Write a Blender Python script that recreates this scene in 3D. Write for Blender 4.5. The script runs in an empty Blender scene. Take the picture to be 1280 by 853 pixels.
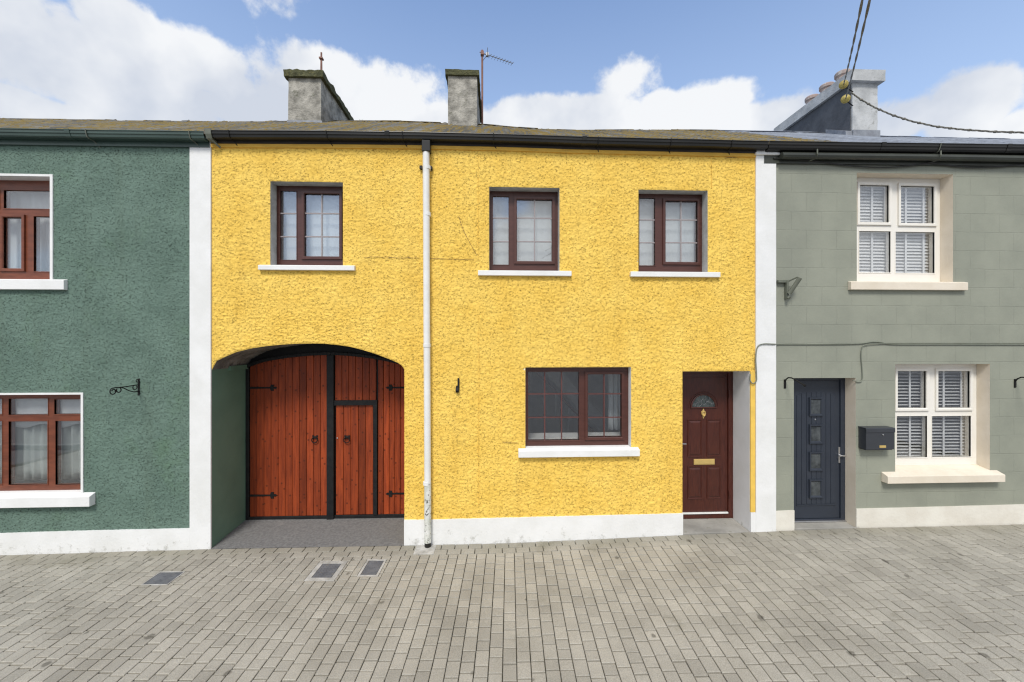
import bpy, bmesh, math, random
from mathutils import Vector, noise, Quaternion
random.seed(7)
S = bpy.context.scene
COL = S.collection

# ------------------------------------------------------------------ camera
FPX, YAW, CAMD, CAMH = 500.0, math.radians(2.4), 5.4, 2.7
cam = bpy.data.cameras.new("camera"); camo = bpy.data.objects.new("camera", cam); COL.objects.link(camo)
cam.sensor_width = 36.0; cam.lens = 36.0 * FPX / 1280.0; cam.clip_start = 0.05; cam.clip_end = 2000
camo.location = (0, -CAMD, CAMH); camo.rotation_euler = (math.pi / 2, 0, -YAW)
S.camera = camo

# ------------------------------------------------------------------ view
S.view_settings.view_transform = 'Standard'; S.view_settings.look = 'None'
S.view_settings.exposure = EXPOSURE = 0.0; S.view_settings.gamma = 1.0
S.cycles.max_bounces = 8; S.cycles.transparent_max_bounces = 12; S.cycles.use_denoising = True; S.cycles.use_adaptive_sampling = False; S.cycles.filter_width = 1.2

# ------------------------------------------------------------------ world: sky + clouds
SUN_EL, SUN_AZ = math.radians(50), math.radians(194)     # behind the camera, to its left
w = bpy.data.worlds.new("World"); S.world = w; w.use_nodes = True
nt = w.node_tree; nt.nodes.clear()
def N(t, **k):
    n = nt.nodes.new(t)
    for a, b in k.items(): setattr(n, a, b)
    return n
def L(a, b): nt.links.new(a, b)
def M(op, a, b=None, c=None, clamp=False):
    n = N('ShaderNodeMath', operation=op, use_clamp=clamp)
    for i, v in enumerate((a, b, c)):
        if v is None: continue
        if isinstance(v, (int, float)): n.inputs[i].default_value = v
        else: L(v, n.inputs[i])
    return n.outputs[0]
sky = N('ShaderNodeTexSky', sky_type='NISHITA', sun_disc=False)
sky.sun_elevation = SUN_EL; sky.sun_rotation = SUN_AZ; sky.altitude = 0
sky.air_density = 1.0; sky.dust_density = 1.0; sky.ozone_density = 2.0
tc = N('ShaderNodeTexCoord'); sp = N('ShaderNodeSeparateXYZ'); L(tc.outputs['Generated'], sp.inputs[0])
az = M('ARCTAN2', sp.outputs[0], sp.outputs[1]); el = M('ARCSINE', sp.outputs[2])
# edge warp for the cloud outlines
ns = N('ShaderNodeTexNoise'); ns.inputs['Scale'].default_value = 5.0; ns.inputs['Detail'].default_value = 7; ns.inputs['Roughness'].default_value = 0.58
L(tc.outputs['Generated'], ns.inputs['Vector'])
nf = N('ShaderNodeTexNoise'); nf.inputs['Scale'].default_value = 16.0; nf.inputs['Detail'].default_value = 6; nf.inputs['Roughness'].default_value = 0.6
L(tc.outputs['Generated'], nf.inputs['Vector'])
nsum = M('ADD', M('MULTIPLY', M('SUBTRACT', ns.outputs['Fac'], 0.47), 2.0), M('MULTIPLY', M('SUBTRACT', nf.outputs['Fac'], 0.5), 1.0))
def skydir(px, py):
    a = (px - 640) / FPX; b = (426.5 - py) / FPX
    d = Vector((math.sin(YAW) + a * math.cos(YAW), math.cos(YAW) - a * math.sin(YAW), b)).normalized()
    return math.atan2(d.x, d.y), math.asin(d.z)
# each cloud: a patch of sky (centre azimuth, elevation; half widths in radians; density)
CLOUDS = []
for (px, py, hx, hy, dens) in [
    (110, 90, 205, 66, 1.35), (160, 45, 60, 52, 1.5), (250, 80, 70, 50, 1.1), (15, 30, 60, 50, 1.1), (60, 150, 260, 40, 1.0), (300, 140, 200, 26, 0.8),
    (450, 125, 120, 55, 1.0), (400, 100, 60, 40, 0.9), (520, 150, 110, 34, 1.0), (355, -2, 40, 12, 0.15),
    (700, 150, 110, 30, 1.05), (850, 140, 110, 36, 1.15), (800, 92, 50, 36, 0.44), (650, 150, 60, 28, 1.0), (880, 135, 50, 26, 1.1), (830, 135, 40, 30, 1.2), (940, 150, 90, 26, 0.9), (985, 135, 60, 22, 0.5),
    (1210, 135, 85, 48, 1.2), (1130, 150, 70, 30, 0.8), (1290, 150, 80, 28, 0.8)]:
    a0, e0 = skydir(px, py); a1, _ = skydir(px + hx, py); _, e1 = skydir(px, py - hy)
    CLOUDS.append((a0, e0, abs(a1 - a0), abs(e1 - e0), dens))
mask = None
for (a0, e0, ha, he, dens) in CLOUDS:
    u = M('DIVIDE', M('SUBTRACT', az, a0), ha); v = M('DIVIDE', M('SUBTRACT', el, e0), he)
    r2 = M('ADD', M('MULTIPLY', u, u), M('MULTIPLY', v, v))
    g = M('MULTIPLY', M('SUBTRACT', 1.0, M('POWER', r2, 0.5)), dens)
    mask = g if mask is None else M('MAXIMUM', mask, g)
front = M('MAXIMUM', mask, -0.55)
# elsewhere in the sky: broken cloud
nb = N('ShaderNodeTexNoise'); nb.inputs['Scale'].default_value = 2.2; nb.inputs['Detail'].default_value = 6
L(tc.outputs['Generated'], nb.inputs['Vector'])
backm = M('MULTIPLY', M('SUBTRACT', nb.outputs['Fac'], 0.40), 6.0)
isback = M('MULTIPLY_ADD', sp.outputs[1], -3.0, 0.3, clamp=True)      # 1 in the half of the sky behind the camera
fin = M('ADD', M('MULTIPLY', M('ADD', front, nsum), M('SUBTRACT', 1.0, isback)), M('MULTIPLY', backm, isback))
cov = N('ShaderNodeMapRange', interpolation_type='SMOOTHSTEP'); cov.inputs['From Min'].default_value = 0.0; cov.inputs['From Max'].default_value = 0.38
L(fin, cov.inputs['Value'])
# cloud shade: soft lumps, greyer where thick and low
shn = N('ShaderNodeTexNoise'); shn.inputs['Scale'].default_value = 4.0; shn.inputs['Detail'].default_value = 5
L(tc.outputs['Generated'], shn.inputs['Vector'])
cr = N('ShaderNodeValToRGB'); e = cr.color_ramp.elements
e[0].position = 0.40; e[0].color = (6.5, 6.95, 7.8, 1); e[1].position = 0.57; e[1].color = (9.5, 9.6, 9.7, 1)
L(shn.outputs['Fac'], cr.inputs[0])
sc = N('ShaderNodeMix', data_type='RGBA', blend_type='MULTIPLY'); sc.inputs['Factor'].default_value = 1
L(sky.outputs[0], sc.inputs['A']); sc.inputs['B'].default_value = SKYMUL = (2.35, 2.4, 2.5, 1)
hz = N('ShaderNodeMapRange'); hz.inputs['From Min'].default_value = 0.0; hz.inputs['From Max'].default_value = 0.80
hz.inputs['To Min'].default_value = 0.75; hz.inputs['To Max'].default_value = 0.0; L(el, hz.inputs['Value'])
hm = N('ShaderNodeMix', data_type='RGBA'); L(hz.outputs[0], hm.inputs['Factor']); L(sc.outputs['Result'], hm.inputs['A'])
hm.inputs['B'].default_value = (6.1, 7.3, 9.0, 1)       # pale air low in the sky
mx = N('ShaderNodeMix', data_type='RGBA')
L(M('MULTIPLY', cov.outputs[0], 0.94), mx.inputs['Factor']); L(hm.outputs['Result'], mx.inputs['A']); L(cr.outputs[0], mx.inputs['B'])
bg = N('ShaderNodeBackground'); bg.inputs['Strength'].default_value = 0.1; L(mx.outputs['Result'], bg.inputs['Color'])
wo = N('ShaderNodeOutputWorld'); L(bg.outputs[0], wo.inputs['Surface'])

# ------------------------------------------------------------------ sun behind thin cloud
sl = bpy.data.lights.new("sun", 'SUN'); sl.energy = 2.85; sl.angle = math.radians(16); sl.color = (1.0, 0.965, 0.91)
so = bpy.data.objects.new("sun", sl); COL.objects.link(so); so.location = (-3, -10, 14)
sd = Vector((math.sin(SUN_AZ) * math.cos(SUN_EL), math.cos(SUN_AZ) * math.cos(SUN_EL), math.sin(SUN_EL)))
so.rotation_euler = (-sd).to_track_quat('-Z', 'Y').to_euler()

# ------------------------------------------------------------------ measuring help: sight line onto a real plane of the street
def U(px, py, y=0.0):
    a = (px - 640) / FPX; b = (426.5 - py) / FPX
    dx = math.sin(YAW) + a * math.cos(YAW); dy = math.cos(YAW) - a * math.sin(YAW)
    t = (CAMD + y) / dy
    return dx * t, CAMH + b * t
def UR(x0, y0, x1, y1, y=0.0):
    cx, cy = (x0 + x1) / 2, (y0 + y1) / 2
    return U(x0, cy, y)[0], U(x1, cy, y)[0], U(cx, y1, y)[1], U(cx, y0, y)[1]      # xmin,xmax,zmin,zmax
def interp(pts, x):
    if x <= pts[0][0]: return pts[0][1]
    for (xa, ya), (xb, yb) in zip(pts, pts[1:]):
        if x <= xb: return ya + (yb - ya) * (x - xa) / (xb - xa)
    return pts[-1][1]
BASE = [U(*q) for q in [(0, 693), (265, 685), (505, 681), (640, 677.5), (850, 668), (943, 664), (1070, 659), (1280, 654.5)]]
def gz(x, y=0.0):
    zf = interp(BASE, x)
    if x < BASE[0][0]: zf = BASE[0][1]
    return zf + 0.016 * max(min(y, 0.0), -5.6)

# ------------------------------------------------------------------ materials
def mat(name, col, rough=0.7, col2=None, nscale=6.0, ndet=6, bump=0.0, bscale=60.0, metal=0.0, spec=0.5, tint=0.0,
        stain=None, stain_pos=(0.62, 0.72), stain_scale=9.0, stretch=None, bumpd=0.01, coat=0.0, splash=False):
    m = bpy.data.materials.new(name); m.use_nodes = True; t = m.node_tree; t.nodes.clear()
    o = t.nodes.new('ShaderNodeOutputMaterial'); p = t.nodes.new('ShaderNodeBsdfPrincipled'); t.links.new(p.outputs[0], o.inputs[0])
    p.inputs['Roughness'].default_value = rough; p.inputs['Metallic'].default_value = metal; p.inputs['Specular IOR Level'].default_value = spec
    p.inputs['Coat Weight'].default_value = coat
    g = t.nodes.new('ShaderNodeNewGeometry'); vec = g.outputs['Position']; pos0 = vec
    if stretch:
        mp = t.nodes.new('ShaderNodeMapping'); mp.inputs['Scale'].default_value = stretch; t.links.new(vec, mp.inputs[0]); vec = mp.outputs[0]
    def noi(s, d=6, r=0.6):
        n = t.nodes.new('ShaderNodeTexNoise'); n.inputs['Scale'].default_value = s; n.inputs['Detail'].default_value = d; n.inputs['Roughness'].default_value = r
        t.links.new(vec, n.inputs['Vector']); return n.outputs['Fac']
    def ramp(f, p0, c0, p1, c1):
        r = t.nodes.new('ShaderNodeValToRGB'); a, b = r.color_ramp.elements
        a.position = p0; a.color = (*c0, 1); b.position = p1; b.color = (*c1, 1); t.links.new(f, r.inputs[0]); return r.outputs[0]
    c2 = col2 if col2 else tuple(c * 0.86 for c in col)
    out = ramp(noi(nscale, ndet), 0.36, c2, 0.62, col)
    if tint:
        at = t.nodes.new('ShaderNodeAttribute'); at.attribute_name = 'tint'
        mr = t.nodes.new('ShaderNodeMapRange'); mr.inputs['To Min'].default_value = 1 - tint; mr.inputs['To Max'].default_value = 1 + tint
        t.links.new(at.outputs['Fac'], mr.inputs['Value'])
        mm = t.nodes.new('ShaderNodeMix'); mm.data_type = 'RGBA'; mm.blend_type = 'MULTIPLY'; mm.inputs['Factor'].default_value = 1
        t.links.new(out, mm.inputs['A']); t.links.new(mr.outputs[0], mm.inputs['B']); out = mm.outputs['Result']
    if stain:
        mr = ramp(noi(stain_scale, 8, 0.7), stain_pos[0], (0, 0, 0), stain_pos[1], (1, 1, 1))
        mm = t.nodes.new('ShaderNodeMix'); mm.data_type = 'RGBA'; t.links.new(mr, mm.inputs['Factor'])
        t.links.new(out, mm.inputs['A']); mm.inputs['B'].default_value = (*stain, 1); out = mm.outputs['Result']
    if splash:      # rain-splash dirt low on the wall and small chips
        s = t.nodes.new('ShaderNodeSeparateXYZ'); t.links.new(pos0, s.inputs[0]); lo = t.nodes.new('ShaderNodeMapRange'); lo.inputs['From Min'].default_value = -.03; lo.inputs['From Max'].default_value = .22; lo.inputs['To Min'].default_value = .15; lo.inputs['To Max'].default_value = 0; t.links.new(s.outputs[2], lo.inputs['Value'])
        ad = t.nodes.new('ShaderNodeMath'); ad.operation = 'ADD'; t.links.new(noi(9, 9, .75), ad.inputs[0]); t.links.new(lo.outputs[0], ad.inputs[1])
        f = ramp(ad.outputs[0], .64, (0, 0, 0), .78, (.6, .6, .6)); mm = t.nodes.new('ShaderNodeMix'); mm.data_type = 'RGBA'; t.links.new(f, mm.inputs['Factor']); t.links.new(out, mm.inputs['A']); mm.inputs['B'].default_value = (.27, .26, .21, 1); out = mm.outputs['Result']
    t.links.new(out, p.inputs['Base Color'])
    if bump:
        b = t.nodes.new('ShaderNodeBump'); b.inputs['Strength'].default_value = bump; b.inputs['Distance'].default_value = bumpd
        t.links.new(noi(bscale, 5), b.inputs['Height']); t.links.new(b.outputs[0], p.inputs['Normal'])
    m['_out'] = 1
    return m

def glass_mat(name, refl=1.0, tintc=(0.985, 0.99, 0.99), rough=0.0):
    m = bpy.data.materials.new(name); m.use_nodes = True; t = m.node_tree; t.nodes.clear()
    o = t.nodes.new('ShaderNodeOutputMaterial'); mixn = t.nodes.new('ShaderNodeMixShader'); tr = t.nodes.new('ShaderNodeBsdfTransparent'); gl = t.nodes.new('ShaderNodeBsdfGlossy')
    tr.inputs[0].default_value = (*tintc, 1); gl.inputs['Roughness'].default_value = rough
    lw = t.nodes.new('ShaderNodeLayerWeight'); lw.inputs['Blend'].default_value = .5; pw = t.nodes.new('ShaderNodeMath'); pw.operation = 'POWER'; pw.inputs[1].default_value = 4.0; t.links.new(lw.outputs['Facing'], pw.inputs[0]); fr = t.nodes.new('ShaderNodeMath'); fr.operation = 'MULTIPLY_ADD'; fr.inputs[1].default_value = .9; fr.inputs[2].default_value = .04; t.links.new(pw.outputs[0], fr.inputs[0])
    bp = t.nodes.new('ShaderNodeBump'); bp.inputs['Strength'].default_value = 0.04; bp.inputs['Distance'].default_value = 0.02
    nn = t.nodes.new('ShaderNodeTexNoise'); nn.inputs['Scale'].default_value = 2.5; nn.inputs['Detail'].default_value = 1
    g = t.nodes.new('ShaderNodeNewGeometry'); t.links.new(g.outputs['Position'], nn.inputs['Vector']); t.links.new(nn.outputs['Fac'], bp.inputs['Height'])
    t.links.new(bp.outputs[0], gl.inputs['Normal'])
    mu = t.nodes.new('ShaderNodeMath'); mu.operation = 'MULTIPLY'; mu.use_clamp = True; mu.inputs[1].default_value = refl
    t.links.new(fr.outputs[0], mu.inputs[0]); t.links.new(mu.outputs[0], mixn.inputs[0]); t.links.new(tr.outputs[0], mixn.inputs[1]); t.links.new(gl.outputs[0], mixn.inputs[2])
    t.links.new(mixn.outputs[0], o.inputs[0]); return m

def roughcast(name, col, col2, pit_grime_shade, dpos, green=None, sc=1.0, bd=.012):
    """thrown render: fine lumps with scattered pits; the deepest pits are coloured darker, grime plus painted-in pit shade"""
    m = mat(name, col, 0.78, col2, nscale=2.2, ndet=8, spec=0.25)
    t = m.node_tree; p = [n for n in t.nodes if n.type == 'BSDF_PRINCIPLED'][0]; src = p.inputs['Base Color'].links[0].from_socket
    g = t.nodes.new('ShaderNodeNewGeometry'); mp = t.nodes.new('ShaderNodeMapping'); mp.inputs['Scale'].default_value = (0.85 * sc, 1, 1.2 * sc); t.links.new(g.outputs['Position'], mp.inputs[0])
    def noi(s, d, r=.55, w=0, v=mp.outputs[0]):
        n = t.nodes.new('ShaderNodeTexNoise'); n.inputs['Scale'].default_value = s; n.inputs['Detail'].default_value = d; n.inputs['Roughness'].default_value = r; n.inputs['Distortion'].default_value = w
        t.links.new(v, n.inputs['Vector']); return n.outputs['Fac']
    def mr(v, a, b, c, d):
        n = t.nodes.new('ShaderNodeMapRange'); n.interpolation_type = 'SMOOTHSTEP'; n.inputs['From Min'].default_value = a; n.inputs['From Max'].default_value = b; n.inputs['To Min'].default_value = c; n.inputs['To Max'].default_value = d; t.links.new(v, n.inputs['Value']); return n.outputs[0]
    def mm(op, a, b):
        n = t.nodes.new('ShaderNodeMath'); n.operation = op
        for i, v in enumerate((a, b)):
            if isinstance(v, (int, float)): n.inputs[i].default_value = v
            else: t.links.new(v, n.inputs[i])
        return n.outputs[0]
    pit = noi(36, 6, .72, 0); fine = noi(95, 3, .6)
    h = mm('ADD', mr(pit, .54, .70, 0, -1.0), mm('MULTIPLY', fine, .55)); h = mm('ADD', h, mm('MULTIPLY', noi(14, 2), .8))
    bp = t.nodes.new('ShaderNodeBump'); bp.inputs['Strength'].default_value = 1.0; bp.inputs['Distance'].default_value = bd
    t.links.new(h, bp.inputs['Height']); t.links.new(bp.outputs[0], p.inputs['Normal'])
    x = t.nodes.new('ShaderNodeMix'); x.data_type = 'RGBA'; sz = t.nodes.new('ShaderNodeSeparateXYZ'); t.links.new(g.outputs['Position'], sz.inputs[0]); up = mm('ADD', mr(sz.outputs[2], 2.2, 5.4, .06, .85), mm('MULTIPLY', mm('SUBTRACT', noi(2.0, 5, .6, 0, g.outputs['Position']), .5), 1.2)); cl = t.nodes.new('ShaderNodeClamp'); t.links.new(mm('MULTIPLY', mr(pit, dpos[0], dpos[1], 0, 1.0), up), cl.inputs[0]); t.links.new(cl.outputs[0], x.inputs['Factor']); t.links.new(src, x.inputs['A']); x.inputs['B'].default_value = (*pit_grime_shade, 1); src = x.outputs['Result']  # pit noise also darkens the colour: grime with cavity shade painted in
    if green:
        x = t.nodes.new('ShaderNodeMix'); x.data_type = 'RGBA'; t.links.new(mr(noi(1.3, 9, .7, 0, g.outputs['Position']), .52, .72, 0, .45), x.inputs['Factor'])
        t.links.new(src, x.inputs['A']); x.inputs['B'].default_value = (*green, 1); src = x.outputs['Result']
    sm = t.nodes.new('ShaderNodeMapping'); sm.inputs['Scale'].default_value = (5, 5, .45); t.links.new(g.outputs['Position'], sm.inputs[0])
    x = t.nodes.new('ShaderNodeMix'); x.data_type = 'RGBA'; x.blend_type = 'MULTIPLY'; t.links.new(mr(noi(1.0, 7, .6, 0, sm.outputs[0]), .50, .75, 0, .4), x.inputs['Factor']); t.links.new(src, x.inputs['A']); x.inputs['B'].default_value = (.80, .76, .70, 1); src = x.outputs['Result']
    t.links.new(src, p.inputs['Base Color']); return m

MT = dict(
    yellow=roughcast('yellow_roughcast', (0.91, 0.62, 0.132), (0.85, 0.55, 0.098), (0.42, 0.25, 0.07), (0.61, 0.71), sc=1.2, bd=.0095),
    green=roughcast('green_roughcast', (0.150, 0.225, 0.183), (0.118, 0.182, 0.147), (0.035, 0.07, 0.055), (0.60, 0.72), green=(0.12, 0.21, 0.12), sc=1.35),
    greensmooth=mat('green_paint', (0.140, 0.240, 0.175), 0.6, (0.112, 0.200, 0.145), 1.5, bump=0.25, bscale=25),
    white=mat('white_masonry_paint', (0.80, 0.80, 0.79), 0.6, (0.73, 0.73, 0.71), 2.5, bump=0.25, bscale=35, stain=(0.55, 0.54, 0.50), stain_pos=(0.70, 0.80), stain_scale=5, splash=True),
    whitepipe=mat('white_pipe_paint', (0.80, 0.80, 0.78), 0.35, (0.72, 0.72, 0.69), 5, bump=0.1, bscale=50, stain=(0.20, 0.19, 0.15), stain_pos=(0.70, 0.73), stain_scale=14),
    wornpipe=mat('flaked_pipe_paint', (0.74, 0.74, 0.70), 0.55, (0.55, 0.57, 0.50), 8, bump=0.5, bscale=50, stain=(0.09, 0.09, 0.075), stain_pos=(0.56, 0.60), stain_scale=22),
    reveal=mat('grey_white_reveal', (0.52, 0.52, 0.50), 0.8, (0.36, 0.36, 0.34), 6, bump=0.5, bscale=30, stain=(0.20, 0.19, 0.17), stain_pos=(0.62, 0.72), stain_scale=12),
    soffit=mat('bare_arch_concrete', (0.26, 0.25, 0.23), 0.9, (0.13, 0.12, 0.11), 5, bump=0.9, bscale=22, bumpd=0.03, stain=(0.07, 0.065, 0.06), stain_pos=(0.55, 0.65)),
    beige=mat('cream_paint', (0.74, 0.665, 0.55), 0.55, (0.68, 0.60, 0.48), 3, bump=0.2, bscale=30, stain=(0.42, 0.37, 0.29), stain_pos=(0.70, 0.80), stain_scale=7),
    creamplinth=mat('pale_cream_plinth_paint', (0.74, 0.71, 0.63), 0.6, (0.66, 0.62, 0.54), 3, bump=0.3, bscale=30, stain=(0.45, 0.43, 0.37), stain_pos=(0.68, 0.8), stain_scale=6, splash=True),
    upvc=mat('cream_window_plastic', (0.80, 0.77, 0.71), 0.3, (0.77, 0.74, 0.67), 3, spec=0.5),
    brownframe=mat('rosewood_plastic', (0.086, 0.031, 0.023), 0.35, (0.066, 0.023, 0.017), 7, stretch=(1, 1, 6), stain=(0.25, 0.2, 0.18), stain_pos=(0.74, 0.78), stain_scale=20),
    redframe=mat('mahogany_wood', (0.19, 0.055, 0.026), 0.35, (0.13, 0.036, 0.017), 5, stretch=(1, 1, 4)),
    bargrey=mat('glazing_bar_grey', (0.32, 0.28, 0.28), 0.4), barbrown=mat('glazing_bar_brown', (0.12, 0.045, 0.04), 0.4),
    glass=glass_mat('window_glass', 3.4), glassup=glass_mat('upper_window_glass', 3.4), glassdark=glass_mat('door_glass', 2.0, (0.45, 0.5, 0.5), 0.08),
    black=mat('black_gutter_plastic', (0.013, 0.013, 0.012), 0.35, (0.022, 0.021, 0.019), 3, stretch=(0.4, 3, 3), stain=(0.07, 0.07, 0.06), stain_pos=(0.66, 0.78), stain_scale=5, spec=.3),
    fascia=mat('dark_brown_fascia_board', (0.022, 0.017, 0.013), 0.6, (0.035, 0.027, 0.02), 5, bump=0.2),
    greengutter=mat('dark_green_gutter_paint', (0.050, 0.085, 0.072), 0.3, (0.036, 0.062, 0.052), 3, stretch=(0.4, 3, 3)),
    olivegutter=mat('olive_gutter_paint', (0.042, 0.047, 0.036), 0.4, (0.03, 0.033, 0.026), 3),
    olivelight=mat('grey_green_metal_paint', (0.155, 0.165, 0.13), 0.45, (0.12, 0.13, 0.10), 5),
    iron=mat('black_iron', (0.010, 0.010, 0.010), 0.6, (0.016, 0.015, 0.014), 20, bump=0.2, spec=.2),
    gateblack=mat('black_gate_paint', (0.010, 0.010, 0.011), 0.5, (0.016, 0.016, 0.016), 12, bump=0.15, bscale=40, spec=.25),
    concrete=mat('old_concrete', (0.36, 0.345, 0.31), 0.9, (0.25, 0.24, 0.215), 3.5, bump=0.4, bscale=50, stain=(0.17, 0.165, 0.12), stain_pos=(0.6, 0.72), stain_scale=7),
    chimney=mat('weathered_chimney_render', (0.44, 0.42, 0.37), 0.95, (0.18, 0.172, 0.15), 5, 9, bump=0.8, bscale=30, bumpd=0.02, stain=(0.12, 0.12, 0.085), stain_pos=(0.56, 0.70), stain_scale=4.5),
    chimneygrey=mat('grey_chimney_render', (0.52, 0.53, 0.53), 0.9, (0.36, 0.37, 0.37), 2.6, 9, bump=0.5, bscale=30, stain=(0.22, 0.22, 0.20), stain_pos=(0.58, 0.72), stain_scale=6),
    slateside=mat('dark_slate_hanging', (0.085, 0.090, 0.100), 0.7, (0.05, 0.053, 0.06), 3, 8, bump=0.5, bscale=15, bumpd=0.02, stain=(0.2, 0.2, 0.19), stain_pos=(0.66, 0.76), stain_scale=6),
    moss=mat('mossy_cap', (0.10, 0.10, 0.045), 1.0, (0.06, 0.062, 0.03), 14, 8, bump=1.0, bscale=30, bumpd=0.03, stain=(0.22, 0.18, 0.06), stain_pos=(0.6, 0.7), stain_scale=18),
    lead=mat('lead_flashing', (0.26, 0.28, 0.31), 0.5, (0.19, 0.2, 0.225), 8, bump=0.3),
    pot=mat('clay_pot', (0.40, 0.29, 0.25), 0.85, (0.33, 0.28, 0.26), 6, stain=(0.5, 0.48, 0.45), stain_pos=(.55, .65)),
    rust=mat('rusty_pole', (0.26, 0.13, 0.095), 0.75, (0.18, 0.085, 0.06), 12),
    alu=mat('dull_aluminium', (0.30, 0.30, 0.31), 0.5, metal=0.6), chrome=mat('brushed_chrome', (0.62, 0.62, 0.63), 0.3, metal=0.9),
    brass=mat('polished_brass', (0.76, 0.55, 0.20), 0.28, (0.70, 0.50, 0.18), 10, metal=0.45),
    doorred=mat('dark_mahogany_door', (0.080, 0.020, 0.012), 0.28, (0.050, 0.012, 0.008), 9, 4, stretch=(9, 9, 0.9)),
    doornavy=mat('dark_slate_blue_door', (0.026, 0.033, 0.047), 0.42, (0.022, 0.028, 0.041), 4, bump=0.08, bscale=120),
    boxgrey=mat('anthracite_mailbox', (0.040, 0.044, 0.052), 0.4), 
    net=mat('white_net_curtain', (0.66, 0.70, 0.71), 0.9, (0.60, 0.635, 0.65), 1.2), blind=mat('white_blind_slats', (0.86, 0.86, 0.86), 0.5),
    interior=mat('grey_room_paint', (0.42, 0.43, 0.42), 0.8), darkroom=mat('dim_room_paint', (0.62, 0.65, 0.64), 0.8),
    cable=mat('grey_green_cable', (0.19, 0.205, 0.16), 0.5), cabledark=mat('dark_cable', (0.02, 0.02, 0.018), 0.6), cabletwist=mat('weathered_twisted_cable', (0.20, 0.185, 0.15), 0.7, (0.10, 0.095, 0.075), 30),
    insul=mat('yellow_insulator', (0.50, 0.40, 0.11), 0.45, (0.30, 0.23, 0.05), 25, bump=0.3),
    manhole=mat('manhole_iron', (0.15, 0.155, 0.165), 0.65, (0.10, 0.105, 0.115), 10, bump=0.5, bscale=90, stain=(0.2, 0.18, 0.14), stain_pos=(.58, .7), stain_scale=14),
    surround=mat('pale_concrete_surround', (0.50, 0.485, 0.45), 0.9, (0.32, 0.31, 0.28), 9, bump=0.3),
    kerbstone=mat('kerb_concrete', (0.33, 0.33, 0.31), 0.9, bump=0.3), dark=mat('unlit_black', (0.01, 0.01, 0.01), 0.9),
)
def wood_mat():
    m = mat('stained_pine_boards', (0.295, 0.052, 0.014), 0.5, (0.18, 0.031, 0.010), 3.0, 8, bump=0.25, bscale=12, stretch=(10, 10, 0.8), tint=0.36, spec=.25,
            stain=(0.11, 0.022, 0.008), stain_pos=(0.70, 0.80), stain_scale=4.2)
    t = m.node_tree; p = [n for n in t.nodes if n.type == 'BSDF_PRINCIPLED'][0]; src = p.inputs['Base Color'].links[0].from_socket     # knots
    g = t.nodes.new('ShaderNodeNewGeometry'); s_ = t.nodes.new('ShaderNodeSeparateXYZ'); t.links.new(g.outputs['Position'], s_.inputs[0]); mp = t.nodes.new('ShaderNodeCombineXYZ'); t.links.new(s_.outputs[0], mp.inputs[0]); t.links.new(s_.outputs[2], mp.inputs[1])
    v = t.nodes.new('ShaderNodeTexVoronoi'); v.voronoi_dimensions = '2D'; v.inputs['Scale'].default_value = 5.5; t.links.new(mp.outputs[0], v.inputs['Vector'])
    f = t.nodes.new('ShaderNodeMapRange'); f.inputs['From Min'].default_value = .05; f.inputs['From Max'].default_value = .10; f.inputs['To Min'].default_value = .75; f.inputs['To Max'].default_value = 0; t.links.new(v.outputs['Distance'], f.inputs['Value'])
    x = t.nodes.new('ShaderNodeMix'); x.data_type = 'RGBA'; t.links.new(f.outputs[0], x.inputs['Factor']); t.links.new(src, x.inputs['A']); x.inputs['B'].default_value = (.07, .016, .007, 1); t.links.new(x.outputs['Result'], p.inputs['Base Color'])
    return m
MT['wood'] = wood_mat()
MT['netgrey'] = mat('grey_net_curtain', (0.42, 0.46, 0.44), 0.9, (0.36, 0.40, 0.385), 1.2)
MT['eaveshade'] = mat('shaded_eaves_yellow', (0.80, 0.47, 0.07), 0.7, (0.62, 0.36, 0.05), 6, stain=(0.2, 0.12, 0.05), stain_pos=(0.6, 0.7), stain_scale=9, stretch=(.6, 1, 3))  # darker orange than the wall: shade under the gutter put into the colour
MT['paver'] = mat('paver_concrete', (0.395, 0.370, 0.312), 0.9, (0.318, 0.296, 0.246), 1.4, 10, bump=0.5, bscale=160, bumpd=0.004, tint=0.12,
                  stain=(0.20, 0.185, 0.135), stain_pos=(0.60, 0.80), stain_scale=2.2)
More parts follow.
